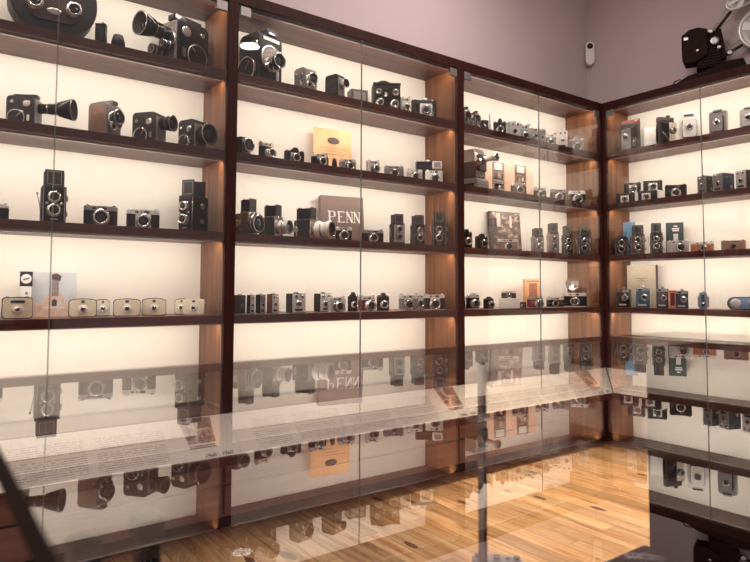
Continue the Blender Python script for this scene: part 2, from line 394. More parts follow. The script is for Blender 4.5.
def letter_mesh(name, cu, mat):
    tmp = bpy.data.objects.new(name, cu); me = bpy.data.meshes.new_from_object(tmp); bpy.data.objects.remove(tmp); bpy.data.curves.remove(cu)
    me.materials.clear(); me.materials.append(M[mat]); o = bpy.data.objects.new(name, me); C.objects.link(o); return o
def info_panel(base, rz, label, m0, m1, years):
    """Sloping reading desk under the doors: sheet local x along the cabinet, y up the slope."""
    t = thing('info_panel', label, 'information panel', base, rz, 'sloping text panels below the cabinet doors')
    P = []
    a = .15; yz = [(-.0135, ZP-.004), (-a, ZP-.004-.134), (-a, ZP-.172), (-.0135, ZP-.172)]
    g = G(); i = g.mi('edge_x'); vs = []
    for e, mm, sg in ((0, m0, -1), (BW, m1, 1)):
        vs.append([g.bm.verts.new((e+sg*mm*y+((.005 if m0 else .001) if e == 0 else (-.005 if m1 else -.001)), y, z)) for y, z in yz])
    for k in range(4): g.bm.faces.new((vs[0][k], vs[0][(k+1) % 4], vs[1][(k+1) % 4], vs[1][k]))
    g.bm.faces.new(vs[0]); g.bm.faces.new(vs[1][::-1]); g.obj('desk_body', t)
    L = math.hypot(.1365, .134); ang = math.atan2(.134, .1365)
    cy, cz = -.0818, ZP-.004-.067
    h = L/2; c = .1365/L
    poly = []
    for x, y in ((-BW/2, -h), (BW/2, -h), (BW/2, h), (-BW/2, h)):
        yy = cy+y*c                                             # world depth of this edge
        poly.append((x + ((-m0*yy+(.008 if m0 else .001)) if x < 0 else (m1*yy-(.008 if m1 else .001))), y))
    sh = G().prism(poly, (0, 0, .0008), .004, 'xy', 'paper').obj('printed_sheet', t)
    sh.location = (BW/2, cy, cz); sh.rotation_euler = (ang, 0, 0)
    L0 = -BW/2+(m0*.166 if m0 else 0); L1 = BW/2-(m1*.166 if m1 else 0)
    e_ = G().box(((L0+L1)/2, -h-.002, .0025), (L1-L0-.004, .006, .010), 'edge_x').obj('front_lip', t); e_.location = sh.location; e_.rotation_euler = sh.rotation_euler
    # photo collage at the right-hand end with a red caption and the years, as on every panel
    xo = BW/2-.155 if m1 == 0 else BW/2-.30
    cg = G().prism([(xo-.035, -.022), (xo+.07, -.022), (xo+.075, .093), (xo-.055, .093)], (0, 0, .0052), .0012, 'xy', 'collage')
    cg.box((xo+.035, .065, .0068), (.06, .045, .001), 'brown')
    c_ = cg.obj('photo_collage', t); c_.location = sh.location; c_.rotation_euler = sh.rotation_euler
    rc = G(); random.seed(int(years[:4]))
    x = xo-.035
    while x < xo+.055:
        w = random.uniform(.006, .014); rc.box((x+w/2, -.034, .0058), (w, .0045, .001), 'red'); rc.box((x+w/2, -.042, .0058), (w, .0035, .001), 'red'); x += w+.003
    c_ = rc.obj('red_caption', t); c_.location = sh.location; c_.rotation_euler = sh.rotation_euler
    cu = bpy.data.curves.new('years', 'FONT'); cu.body = years; cu.size = .023; cu.extrude = .0004; cu.align_x = 'LEFT'
    o = letter_mesh('year_lettering', cu, 'dbrown'); o.parent = t
    o.rotation_euler = sh.rotation_euler
    o.location = Vector((BW/2, cy, cz)) + Matrix.Rotation(ang, 3, 'X') @ Vector((xo+.012, -.088, .0055))
    return t
info_panel((-BW, 0, 0), 0, 'sloping text panel left of the inside corner, beneath the left wall cabinets', 0, 1, '1970 - 1979')
info_panel((-2*BW, 0, 0), 0, 'sloping text panel in the middle of the left wall, below the large taupe book', 0, 0, '1960 - 1969')
info_panel((-3*BW, 0, 0), 0, 'sloping text panel at the far left, seen through the showcase glass end', 0, 0, '1960 - 1969')
info_panel((0, 0, 0), -math.pi/2, 'sloping text panel right of the inside corner, beneath the right wall cabinet', 1, 0, '1980 - 1989')

# ------------------------------------------------------------------ glass topped showcase in the foreground
GX0, GX1, GY1, GY0, GZ = -3.655, -2.945, -2.035, -2.95, .938
t = thing('glass_showcase', 'low glass topped showcase standing close in the foreground', 'showcase', (0, 0, 0))
CASE = t
g = G(); T_ = .010
# top pane: polished face on top, clear underside, green-grey edges
bm = g.bm; i0, i1, i2 = g.mi('top_glass'), g.mi('clear'), g.mi('gedge')
v = [bm.verts.new(p) for p in ((GX0, GY0, GZ), (GX1, GY0, GZ), (GX1, GY1, GZ), (GX0, GY1, GZ), (GX0, GY0, GZ-T_), (GX1, GY0, GZ-T_), (GX1, GY1, GZ-T_), (GX0, GY1, GZ-T_))]
for q, i in (((0, 1, 2, 3), i0), ((7, 6, 5, 4), i1), ((0, 4, 5, 1), i2), ((1, 5, 6, 2), i1), ((2, 6, 7, 3), i1), ((3, 7, 4, 0), i2)):
    bm.faces.new([v[k] for k in q]).material_index = i
g.obj('top_pane', t)
YB, ZD = -2.066, .728                         # back panes, deck height
for a, b in ((GX0+.014, -3.3135), (-3.3075, -3.071)):
    p = G().box(((a+b)/2, YB, (GZ-T_+ZD)/2), (b-a, .006, GZ-T_-ZD-.001), 'clear').obj('back_pane', t)
G().box((-3.3108, YB, (GZ-T_+ZD)/2), (.0016, .0064, GZ-T_-ZD-.001), 'steel').box((-3.3093, YB, (GZ-T_+ZD)/2), (.0014, .007, GZ-T_-ZD-.001), 'gedge').obj('pane_joint', t)
G().box((GX0+.010, (YB+GY0+.04)/2, (GZ-T_+ZD)/2), (.006, YB-GY0-.04, GZ-T_-ZD-.001), 'clear').obj('end_pane', t)
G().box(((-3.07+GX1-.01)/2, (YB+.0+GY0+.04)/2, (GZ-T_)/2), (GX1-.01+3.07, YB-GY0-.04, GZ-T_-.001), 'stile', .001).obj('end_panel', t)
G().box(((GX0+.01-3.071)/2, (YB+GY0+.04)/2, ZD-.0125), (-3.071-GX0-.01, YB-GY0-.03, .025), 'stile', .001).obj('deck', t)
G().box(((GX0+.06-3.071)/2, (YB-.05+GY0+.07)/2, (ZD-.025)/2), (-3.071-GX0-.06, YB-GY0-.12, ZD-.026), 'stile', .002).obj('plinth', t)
G().box(((GX0+.03-3.071)/2, GY0+.05, (GZ-T_+ZD)/2), (-3.071-GX0-.03, .006, GZ-T_-ZD-.001), 'clear').obj('front_pane', t)

# ------------------------------------------------------------------ camera builders (front faces local -y, base at z 0)
def lens(t, x, z, y, r, L, barrel='black', ring='chrome', glass=True, seg=20, name='lens', hood=0):
    """A stepped barrel standing out of the front at depth y, with a ring and a dished glass."""
    g = G()
    g.lathe([(r, 0), (r, L*.32), (r*.9, L*.36), (r*.9, L*.72), (r*.80, L*.76), (r*(.92+hood), L), (r*(.66+hood), L), (r*.62, L*.72), (r*.60, L*.66)], (x, y, z), '-y', barrel, seg,
            mats=[barrel, ring, barrel, ring, barrel, ring, ring, 'dark'])
    o = g.obj(name, t)
    if glass:
        G().lathe([(r*.60, L*.66), (r*.45, L*.74), (r*.2, L*.78), (0, L*.79)], (x, y, z), '-y', 'lens', 14).obj('glass_element', o)
    return o
def knob(g, x, y, z, r, h, m='chrome', ax='z'):
    g.lathe([(r*.8, 0), (r, h*.1), (r, h*.85), (r*.8, h)], (x, y, z), ax, m, 12)

def tlr(t, W, H, D, body='black', plate='black', trim='chrome', hood=True, crank=1, front='black'):
    bh = H*(.69 if hood else .93); w = W*.80
    G().box((0, 0, bh/2+.002), (w, D*.78, bh-.004), body, .004).obj('body', t)
    g = G(); g.box((0, -D*.39-.001, bh*.52), (w*.82, D*.10, bh*.88), plate, .003)
    g.box((0, -D*.39-.002, bh*.955), (w*.78, D*.09, bh*.09), 'charcoal', .002)
    for sx in (-1, 1): g.box((sx*w*.43, -D*.39, bh*.5), (w*.03, D*.06, bh*.9), trim)
    g.obj('front_plate', t)
    yf = -D*.44-.001; r = w*.30
    lens(t, 0, bh*.70, yf, r*.92, D*.12, front, trim, name='viewing_lens', seg=18)
    lens(t, 0, bh*.34, yf, r, D*.15, front, trim, name='taking_lens', seg=18)
    g = G()
    for sx in (-1, 1): knob(g, sx*w*.28, yf+.001, bh*.52, w*.07, D*.06, trim, '-y')
    g.box((0, yf, bh*.10), (w*.3, .002, bh*.03), trim); g.obj('shutter_wheels', t)
    g = G()
    knob(g, crank*w*.5, D*.02, bh*.72, w*.15, W*.09, 'steel', 'x' if crank > 0 else '-x')
    knob(g, crank*w*.5, D*.02, bh*.30, w*.13, W*.08, 'steel', 'x' if crank > 0 else '-x'); g.obj('focus_knobs', t)
    g = G(); g.tube([(-crank*w*.5, 0, bh*.35), (-crank*w*.56, -.004, bh*.55), (-crank*w*.66, -.006, bh*.78)], W*.022, 'steel', 6)
    knob(g, -crank*w*.66, -.006, bh*.78, W*.04, W*.07, trim); g.obj('crank_lever', t)
    g = G()
    if hood:
        hh = H-bh; hw = w*.78; hd = D*.60
        g.box((0, D*.0-hd/2, bh+hh/2), (hw, .0022, hh), 'charcoal', .0008); g.box((0, hd/2, bh+hh*.5), (hw, .0022, hh), 'charcoal')
        for sx in (-1, 1): g.prism([(-hd/2, 0), (hd/2, 0), (hd/2, hh*.98), (-hd/2, hh*.86)], (sx*hw/2-.001, 0, bh), .002, 'yz', 'black')
        for zz in (.12, .88): g.box((0, -hd/2-.0012, bh+hh*zz), (hw*.72, .0012, hh*.03), 'grey')
        for xx in (-.36, .36): g.box((xx*hw, -hd/2-.0012, bh+hh*.5), (hw*.03, .0012, hh*.76), 'grey')
        g.box((0, 0, bh+.001), (hw, hd, .002), 'window')
    else: g.box((0, 0, bh+H*.03), (w*.8, D*.62, H*.07), 'charcoal', .003)
    g.obj('viewing_hood', t)

def rf(t, W, H, D, leather='black', top='silver', ring='chrome', barrel='silver', lr=.30, lx=.0, face=None, shoe=True, plate=False, prism=False, knobs=2, base=None, lens_len=None, hump=False):
    """35 mm camera: rounded body, top plate, lens, finder windows, winding knobs."""
    bt = H*(.70 if knobs else .74); d = D*.55; L = D-d if lens_len is None else lens_len
    oy = (D-d)/2
    g = G(); g.prism(rrect(W, d, d*.42, 5), (0, oy, 0), bt, 'xy', leather, bev=.001)
    g.prism(rrect(W*1.004, d*1.02, d*.42, 5), (0, oy, 0), H*.05, 'xy', base or top); g.obj('body', t)
    g = G(); th = H*.90-bt if knobs else H-bt
    if prism: th = H*.74-bt*.98+H*.02
    g.prism(rrect(W*1.006, d*1.03, d*.42, 5), (0, oy, bt), th, 'xy', top, bev=min(.0025, th*.25)); g.obj('top_plate', t)
    zt = bt+th; fy = oy-d*.515
    if prism:
        G().prism([(-W*.17, 0), (W*.17, 0), (W*.15, H*.13), (W*.08, H-zt), (-W*.08, H-zt), (-W*.15, H*.13)], (0, oy-d*.62, zt-.001), d*1.0, 'xz', top, bev=.001).obj('prism_housing', t)
    g = G()
    if not prism:
        g.box((W*.10, fy, bt+th*.52), (W*.15, .002, th*.48), 'window', .0008).box((-W*.20, fy, bt+th*.5), (W*.10, .002, th*.42), 'dark', .0008)
        g.box((-W*.06, fy, bt+th*.5), (W*.05, .002, th*.3), 'window')
        g.box((W*.10, fy+.0006, bt+th*.52), (W*.17, .0016, th*.62), ring)
    else: g.box((W*.34, fy, bt+th*.5), (W*.10, .002, th*.4), 'window')
    g.obj('finder_window', t)
    if plate or face:
        G().box((lx*W, oy-d*.5-.0012, bt*.52), (W*.46, .003, bt*.92), face or 'silver', .001).obj('lens_plate', t)
    r = min(H*lr, W*.32)
    lens(t, lx*W, max(bt*.50, r*1.02), oy-d*.5-.001, r, L*.98, barrel, ring)
    g = G(); kh = max(H-zt, .002)
    if prism: kh = H*.10
    if knobs: knob(g, -W*.38, oy, zt, H*.09, kh*.8, ring); knob(g, W*.39, oy, zt, H*.085, kh*.95, ring)
    if knobs > 1: knob(g, -W*.24, oy, zt, H*.045, kh*.7, ring); knob(g, W*.22, oy, zt, H*.06, kh*.5, 'steel')
    if shoe and not prism: g.box((0, oy, zt+.001), (W*.13, d*.5, .002), ring)
    g.obj('controls', t)

def viewfinder(t, W, H, D, body='cream', face='cream', edge='dbrown', arch=.08, winx=0, ring='white', lr=.135, lx=0, wide=False):
    """Simple rounded viewfinder camera with a dark rim around a light face."""
    r = H*.14; o = rrect(W, H*(1-arch), r, 4, 0, H*(1-arch)/2)
    def out(w, h, z0):
        P = rrect(w, h, r*w/W, 5, 0, z0+h/2); n = 9
        return [(x, z+(arch*H*max(0, 1-(2*x/w)**2) if z > z0+h*.6 else 0)) for x, z in [(w/2*.0+x, z) for x, z in P]]
    def dome(w, h, z0):
        P = rrect(w, h, r, 5, 0, z0+h/2)
        top = [(w/2-r - k*(w-2*r)/8, z0+h) for k in range(1, 8)]
        P = P[:6]+top+P[6:]
        return [(x, z+arch*H*(1-(2*x/w)**2) if z > z0+h*.8 else z) for x, z in P]
    d = D*.66; oy = (D-d)/2
    G().prism(dome(W, H*(1-arch), 0), (0, oy-d/2+.003, 0), d-.003, 'xz', edge, bev=.002).obj('body', t)
    G().prism(dome(W*.95, H*(1-arch)*.92, H*.035), (0, oy-d/2-.001, 0), .006, 'xz', face, bev=.0015).obj('face_plate', t)
    g = G(); yy = oy-d/2-.0015
    if wide: g.box((0, yy, H*.78), (W*.46, .0025, H*.14), 'window', .0005)
    else: g.box((winx*W, yy, H*.83), (W*.10, .0025, H*.11), 'window', .0005); g.box((winx*W, yy+.0006, H*.83), (W*.13, .002, H*.15), 'chrome')
    g.obj('finder_window', t)
    g = G(); g.lathe([(H*lr*1.75, 0), (H*lr*1.65, .002), (H*lr*1.5, .003)], (lx*W, oy-d/2-.001, H*.42), '-y', ring, 24)
    g.obj('lens_flange', t)
    lens(t, lx*W, H*.42, oy-d/2-.003, H*lr, D-d-.003, ring, 'chrome')
    g = G(); knob(g, -W*.33, oy, H*(1-arch)+.0, H*.06, H*.045, 'chrome'); g.box((W*.3, oy, H*(1-arch)+.001), (W*.1, d*.3, .003), 'chrome'); g.obj('shutter_button', t)

def boxcam(t, W, H, D, body='black', plate='grey', finders=True, big=.2):
    G().box((0, D*.02, H*.48), (W, D*.94, H*.94), body, .003).obj('body', t)
    g = G(); g.box((0, -D*.46, H*.48), (W*.92, D*.04, H*.90), plate, .002)
    g.box((0, -D*.485, H*.15), (W*.5, .002, H*.1), 'dark'); g.obj('front_plate', t)
    lens(t, 0, H*.44, -D*.48, min(W, H)*big, D*.06, 'charcoal', 'chrome')
    if finders:
        g = G()
        for x in (-.22, .22): g.lathe([(W*.10, 0), (W*.10, .003), (W*.07, .003), (W*.06, .0015)], (W*x, -D*.48, H*.80), '-y', 'chrome', 14, mats=['chrome', 'chrome', 'lens'])
        g.obj('finder_windows', t)
    g = G(); g.tube([(0, -D*.30, H*.94), (0, -D*.25, H*.985), (0, D*.25, H*.985), (0, D*.32, H*.94)], W*.04, 'dbrown', 6); g.obj('carry_strap', t)
    g = G(); knob(g, W*.5, D*.15, H*.25, H*.08, W*.07, 'steel', 'x'); knob(g, W*.5, -D*.15, H*.75, H*.04, W*.05, 'chrome', 'x'); g.obj('winding_knob', t)

def bellows(t, W, H, D, body='black', door='black', lensboard='chrome', bel='black', top=True, topm='chrome'):
    """Folding camera opened: back body, drop bed, pleated bellows and a lens standard."""
    bd = D*.28; yb = D/2-bd
    G().box((0, D/2-bd/2, H*.46), (W, bd, H*.92), body, .004).box((0, D/2-bd-.001, H*.46), (W*.88, .003, H*.80), 'charcoal', .001).obj('body', t)
    g = G(); g.box((0, yb-(D-bd)*.48, H*.045), (W*.60, (D-bd)*.96, H*.035), door, .001)
    for s in (-1, 1): g.box((s*W*.22, yb-(D-bd)*.48, H*.075), (W*.03, (D-bd)*.9, H*.02), 'chrome')
    g.obj('drop_bed', t)
    n = 7; P = []
    y0, y1 = yb, -D/2+D*.16; w0, w1 = W*.74, W*.42; h0, h1 = H*.72, H*.42
    g = G(); i = g.mi(bel); rings = []
    for k in range(2*n+1):
        f = k/(2*n); q = 1 if k % 2 == 0 else .90; ww = (w0+(w1-w0)*f)*q/2; hh = (h0+(h1-h0)*f)*q/2; zc = H*.48-(H*.04)*f; y = y0+(y1-y0)*f
        rings.append([g.bm.verts.new(p) for p in ((-ww, y, zc-hh), (ww, y, zc-hh), (ww, y, zc+hh), (-ww, y, zc+hh))])
    for a, b in zip(rings, rings[1:]):
        for k in range(4): g.bm.faces.new((a[k], a[(k+1) % 4], b[(k+1) % 4], b[k])).material_index = i
    g.bm.faces.new(rings[0]); g.bm.faces.new(rings[-1]); g.obj('bellows', t)
    G().prism(rrect(W*.5, H*.58, W*.06, 3, 0, H*.38), (0, y1-.003, 0), .005, 'xz', lensboard, bev=.001).obj('lens_standard', t)
    lens(t, 0, H*.42, y1-.003, min(W, H)*.19, D*.13, 'charcoal', 'chrome')
    g = G()
    for s in (-1, 1): g.tube([(s*W*.40, yb, H*.55), (s*W*.27, y1, H*.12)], W*.016, 'chrome', 6)
    g.obj('struts', t)
    if top:
        g = G(); g.box((0, D/2-bd*.5, H*.955), (W*.26 if topm == 'chrome' else W*.98, bd*.7, H*.085), topm, .001); knob(g, W*.35, D/2-bd*.5, H*.92, H*.05, H*.05); knob(g, -W*.35, D/2-bd*.5, H*.92, H*.05, H*.04); g.obj('viewfinder', t)

def movie(t, W, H, D, body='charcoal', frontm='grey', trim='chrome', lens_r=.26, L=.3, turret=True, dials=True, handle=False, finder=True, lens_m='black', flare=0, big_lens_z=.55, side='grey', panel=None):
    """Cine camera with its long sides along y; the lens stands out of the front."""
    bd = D*(1-L); yb = (D-bd)/2; Ll = D*L
    g = G(); g.prism(rrect(bd, H*(.90 if finder else .97), H*.09, 5, 0, H*(.45 if finder else .485)), (-W/2, yb, 0), W, 'yz', body, bev=.0025); g.obj('body', t)
    yf = yb-bd/2
    for s in (-1, 1):
        g = G(); ax = 'x' if s > 0 else '-x'; X = s*W/2
        g.prism(rrect(bd*.84, H*.74, H*.06, 4, 0, H*.44), (X-(.0006 if s < 0 else -.0006)-(.001 if s < 0 else 0), yb, 0), .0012, 'yz', panel or body)
        if dials:
            g.lathe([(H*.23, 0), (H*.23, .003), (H*.205, .004), (H*.20, .001)], (X, yb+bd*.14, H*.30), ax, trim, 24, mats=[trim, trim, side])
            g.lathe([(H*.10, 0), (H*.10, .005), (H*.08, .006)], (X, yb-bd*.24, H*.68), ax, trim, 16)
            g.lathe([(H*.05, 0), (H*.05, .006), (H*.04, .007)], (X, yb+bd*.28, H*.72), ax, trim, 12)
            g.box((X+s*.0015, yb-bd*.30, H*.30), (.002, bd*.10, H*.16), trim)
            g.tube([(X+s*.004, yb+bd*.14, H*.30), (X+s*.007, yb-bd*.06, H*.44)], .0018, trim, 6)
        g.obj('side_plate', t)
    g = G()
    g.box((0, yf-.001, H*.45), (W*.9, .004, H*.80), frontm, .001).box((0, yf-.0025, H*.80), (W*.7, .004, H*.05), 'steel').box((W*.30, yf-.0025, H*.22), (W*.12, .005, H*.16), 'steel', .001)
    g.obj('front_plate', t)
    r = min(H*lens_r, W*.75)
    zl = H*big_lens_z
    if turret:
        G().lathe([(min(W*.46, H*.26), 0), (min(W*.46, H*.26), .005), (min(W*.42, H*.23), .007)], (0, yf-.003, H*.48), '-y', trim, 24).obj('lens_turret', t)
        lens(t, -W*.2, H*.30, yf-.008, r*.62, Ll*.45, lens_m, trim, name='small_lens'); lens(t, W*.22, H*.38, yf-.008, r*.5, Ll*.35, lens_m, trim, name='small_lens')
    g = G(); rr = r
    g.lathe([(rr*.72, 0), (rr*.72, Ll*.25), (rr*.80, Ll*.28), (rr*.80, Ll*.5), (rr*(.85+flare*.3), Ll*.55), (rr*(1+flare), Ll*.99), (rr*(.86+flare), Ll*.99), (rr*.7, Ll*.8)], (0, yf-.006, zl), '-y', lens_m, 22,
            mats=[lens_m, trim, lens_m, trim, lens_m, trim, 'dark'])
    l = g.obj('lens', t); G().lathe([(rr*.70, Ll*.8), (rr*.4, Ll*.86), (0, Ll*.88)], (0, yf-.006, zl), '-y', 'lens', 16).obj('glass_element', l)
    if finder:
        g = G(); g.box((W*.1, yb-bd*.05, H*.945), (W*.42, bd*.86, H*.10), body, .002); g.box((W*.1, yf+bd*.01, H*.945), (W*.3, .003, H*.07), 'window'); g.obj('viewfinder', t)
    if handle:
        G().tube([(0, yb-bd*.35, H*.9), (0, yb-bd*.3, H*1.06), (0, yb+bd*.3, H*1.06), (0, yb+bd*.35, H*.9)], .004, 'dbrown', 8).obj('carry_handle', t)

def medium(t, W, H, D, body='black', trim='chrome', lens_m='black', L=.36, lr=.40, hood=True):
    """Modular waist-level camera: cube body, magazine behind, raised hood, lens in front."""
    bd = D*.40; md = D*(1-L)-bd; bh = H*(.64 if hood else .95); yf = -D/2+D*L; yb = yf+bd/2
    g = G(); g.box((0, yb, bh/2), (W*.86, bd, bh), body, .002)
    for z in (.03, .97): g.box((0, yb, bh*z), (W*.88, bd*1.01, bh*.05), trim, .001)
    for y in (yf+.001, yf+bd-.001): g.box((0, y, bh/2), (W*.89, .004, bh*1.0), trim, .001)
    g.obj('body', t)
    g = G(); g.prism(rrect(md, bh*.92, md*.45, 5, 0, bh*.48), (-W*.40, yf+bd+md/2, 0), W*.80, 'yz', body, bev=.001)
    g.lathe([(bh*.17, 0), (bh*.17, .003), (bh*.12, .004)], (W*.40, yf+bd+md*.45, bh*.5), 'x', trim, 16); g.lathe([(bh*.17, 0), (bh*.17, .003), (bh*.12, .004)], (-W*.40, yf+bd+md*.45, bh*.5), '-x', trim, 16)
    g.obj('film_magazine', t)
    g = G(); r = bh*lr; Ll = D*L
    g.lathe([(r*.85, 0), (r*.85, Ll*.15), (r, Ll*.2), (r, Ll*.48), (r*.88, Ll*.52), (r*.88, Ll*.75), (r, Ll*.8), (r, Ll*.99), (r*.84, Ll*.99), (r*.66, Ll*.8)], (0, yf-.001, bh*.5), '-y', lens_m, 24,
            mats=[trim, lens_m, lens_m, trim, lens_m, trim, lens_m, trim, 'dark'])
    l = g.obj('lens', t); G().lathe([(r*.66, Ll*.8), (r*.4, Ll*.87), (0, Ll*.89)], (0, yf-.001, bh*.5), '-y', 'lens', 16).obj('glass_element', l)
    g = G(); knob(g, W*.43, yb, bh*.5, bh*.17, W*.11, trim, 'x'); g.obj('winding_knob', t)
    if hood:
        g = G(); hw = W*.66; hd = bd*.92; hh = H-bh
        g.box((0, yb-hd/2, bh+hh*.5), (hw, .002, hh), 'charcoal'); g.box((0, yb+hd/2-.002, bh+hh*.5), (hw, .006, hh), trim, .001)
        for s in (-1, 1): g.prism([(-hd/2, 0), (hd/2, 0), (hd/2, hh*.9), (-hd/2, hh*.9)], (s*hw/2-.001, yb, bh), .002, 'yz', 'gloss_black')
        g.box((0, yb+hd/2+.008, bh+hh*.45), (hw*.8, .007, hh*.9), body, .002); g.obj('viewing_hood', t)

def press(t, W, H, D, body='dbrown'):
    bellows(t, W, H, D, body, 'steel', 'chrome', 'gloss_black', top=False)
    g = G(); g.box((W*.2, D*.36, H*.96), (W*.2, D*.12, H*.07), 'charcoal', .001)
    g.box((-W*.54, D*.36, H*.35), (W*.07, D*.1, H*.4), 'gloss_black', .002); g.box((-W*.52, D*.36, H*.72), (W*.06, D*.1, H*.05), 'chrome'); g.obj('rangefinder', t)

def flashcam(t, W, H, D):
    rf(t, W, H*.50, D, 'black', 'silver', knobs=2)
    g = G(); g.box((-W*.1, D*.1, H*.55), (W*.08, W*.08, H*.10), 'steel', .001); g.obj('flash_arm', t)
    T = about((0, 0, H*.76), RX(R(0)))
    g = G(); g.lathe([(W*.05, -.012), (W*.10, -.008), (W*.22, .004), (W*.30, .018), (W*.285, .018), (W*.20, .006), (W*.06, -.002)], (-W*.1, D*.0, H*.77), '-y', 'steel', 24,
                     mats=['steel', 'steel', 'steel', 'chrome', 'chrome', 'chrome']); g.obj('flash_reflector', t)
    G().lathe([(W*.05, 0), (W*.06, .010), (0, .018)], (-W*.1, D*.0, H*.77), '-y', 'white', 12).obj('flash_bulb', t)

def block(t, W, H, D, body='charcoal', trim='grey'):
    G().box((0, 0, H*.46), (W, D, H*.92), body, .002).obj('body', t)
    g = G(); g.box((0, -D/2-.0005, H*.5), (W*.7, .002, H*.55), trim, .0008); g.obj('front_window', t)
    g = G(); knob(g, W*.2, 0, H*.92, W*.14, H*.08, 'chrome'); g.obj('dial', t)

# ------------------------------------------------------------------ placing things on the shelves
S622 = FPX
def ray_dir(px, py): return F_ + R_*((px-375)/FPX) - U_*((py-CY)/FPX)
def proj(P):
    d = P-CAM; c = d.dot(F_); return 375+FPX*d.dot(R_)/c, CY-FPX*d.dot(U_)/c, c
def spot_on(wall, px, e, z):
    """Point at height z, a distance e behind the front of a wall's shelves, that shows at column px."""
    n = R_ - F_*((px-375)/FPX)
    if wall == 'A': P = Vector((0, e, z)); D = Vector((1, 0, 0))
    else: P = Vector((e, 0, z)); D = Vector((0, 1, 0))
    s = -((P-CAM).dot(n))/D.dot(n); return P + D*s
def put(fn, wall, k, x0, x1, ytop, label, fa=0, asp=(1, .7), e=None, lift=0, cat='camera', name='camera', group=None, face=None, zbase=None, **kw):
    """asp = body width over itself and depth over width. fa turns the front towards the viewer's right (+) or left (-)."""
    z = (ZB[k] if zbase is None else zbase)+lift+.0004; px = (x0+x1)/2; ee = .13 if e is None else e
    for it in range(4):
        P = spot_on(wall, px, ee, z); d = P-CAM; c = d.dot(F_)
        view = math.atan2(d.x, d.y)                       # bearing of the sight line
        rz = -view + fa                                    # local -y faces the viewer when fa = 0
        n_wall = 0 if wall == 'A' else -math.pi/2
        wpx = (x1-x0)/FPX*c/ (1/ math.cos(math.atan((px-375)/FPX))) * (1/1.0)
        wpx = (x1-x0)/FPX*c*math.cos(math.atan((px-375)/FPX))
        Wd = wpx/(abs(math.cos(fa))+asp[1]*abs(math.sin(fa)))
        Dd = Wd*asp[1]; a = rz-n_wall
        half = abs(math.sin(a))*Wd/2+abs(math.cos(a))*Dd/2
        if e is None: ee = min(max(half+.040, .055), .20)
        if ee+half > .255: ee = .255-half
        if ee-half < .016: ee = .016+half
    # height from the row where its top shows
    u = ray_dir(px, ytop); t_ = Vector((P.x-CAM.x, P.y-CAM.y, 0)).length/Vector((u.x, u.y, 0)).length
    H = CAM.z+u.z*t_-z
    t = thing(name, label, cat, (0, 0, z), rz, group)
    fn(t, Wd, H, Dd, **kw)
    # the drawn middle is moved to the shelf spot
    t.location = (P.x, P.y, z)
    if VERBOSE: print('PUT', label[:40], 'W%.3f H%.3f D%.3f e%.3f half%.3f' % (Wd, H, Dd, ee, half))
    return t
VERBOSE = False
D_ = math.radians

# ---- things standing on the shelves: left wall, far-left cabinet
g35 = 'compact and 35 mm cameras in the wall cabinets'; gt = 'twin-lens reflex cameras in the wall cabinets'; gm = 'cine cameras in the wall cabinets'
gc = 'cream viewfinder cameras on the lowest shelf'; gb = 'box cameras in the wall cabinets'; gf = 'folding cameras in the wall cabinets'; gh = 'waist-level cameras beside the taupe book'
def drum(t, W, H, D):
    """Wide oval film machine with a face plate and two ringed lenses."""
    P = [(W/2*math.copysign(abs(math.cos(a))**.85, math.cos(a)), H*.53+H*.47*math.copysign(abs(math.sin(a))**.9, math.sin(a))) for a in [k*2*math.pi/40 for k in range(40)]]
    G().prism(P, (0, -D*.30, 0), D*.8, 'xz', 'charcoal', bev=.006).obj('body', t)
    G().box((0, 0, H*.02), (W*.4, D*.8, H*.04), 'charcoal', .003).obj('foot', t)
    G().prism(rrect(W*.60, H*.34, H*.15, 6, 0, H*.38), (0, -D*.30-.008, 0), .010, 'xz', 'dbrown', bev=.002).obj('face_plate', t)
    for s in (-1, 1): lens(t, s*W*.22, H*.42, -D*.30-.008, H*.105, D*.16, 'steel', 'chrome')
    G().lathe([(H*.055, 0), (H*.05, .003), (H*.03, .004)], (0, 0, 0), '-y', 'steel', 20, T=TR(0, -D*.30-.009, H*.34) @ Matrix.Diagonal((1.9, 1, 1, 1))).obj('name_badge', t)
    G().box((0, -D*.30-.010, H*.62), (W*.05, .006, H*.1), 'chrome', .001).obj('catch', t)
put(drum, 'A', 3, 6, 98, -30, 'large oval black film machine with two ringed lenses on the top left shelf', D_(6), (1, .42), cat='film machine', name='film_machine', e=.10)
put(block, 'A', 3, 94.5, 107, 22, 'small dark light meter right of the oval black film machine', D_(-20), (1, .6), cat='light meter', name='light_meter', body='gloss_black', trim='charcoal')
def cap(t, W, H, D):
    G().lathe([(W*.5, 0), (W*.5, H*.5), (W*.36, H*.9), (0, H)], (0, 0, 0), 'z', 'charcoal', 20).obj('cap_body', t)
    g = G(); g.lathe([(W*.2, 0), (W*.2, D*.6), (W*.12, D*.6)], (0, 0, H*.5), '-y', 'gloss_black', 14); g.obj('socket', t)
put(cap, 'A', 3, 111, 125, 34, 'tiny round dark finder between the light meter and the big cine camera', 0, (1, .6), cat='finder', name='camera_finder')
put(movie, 'A', 3, 132, 209, 15, 'big black cine camera with a long tube lens pointing left, top left cabinet', D_(-52), (1, 2.6), group=gm, name='cine_camera', body='gloss_black', lens_m='gloss_black', L=.46, lens_r=.17, side='charcoal', trim='steel', flare=.25, big_lens_z=.62)
put(movie, 'A', 2, 6, 76, 95, 'cine camera with a flared funnel lens hood, left of its shelf', D_(68), (1, 3.3), group=gm, name='cine_camera', body='charcoal', L=.56, lens_r=.19, flare=.6, turret=False, lens_m='gloss_black', big_lens_z=.62, side='charcoal')
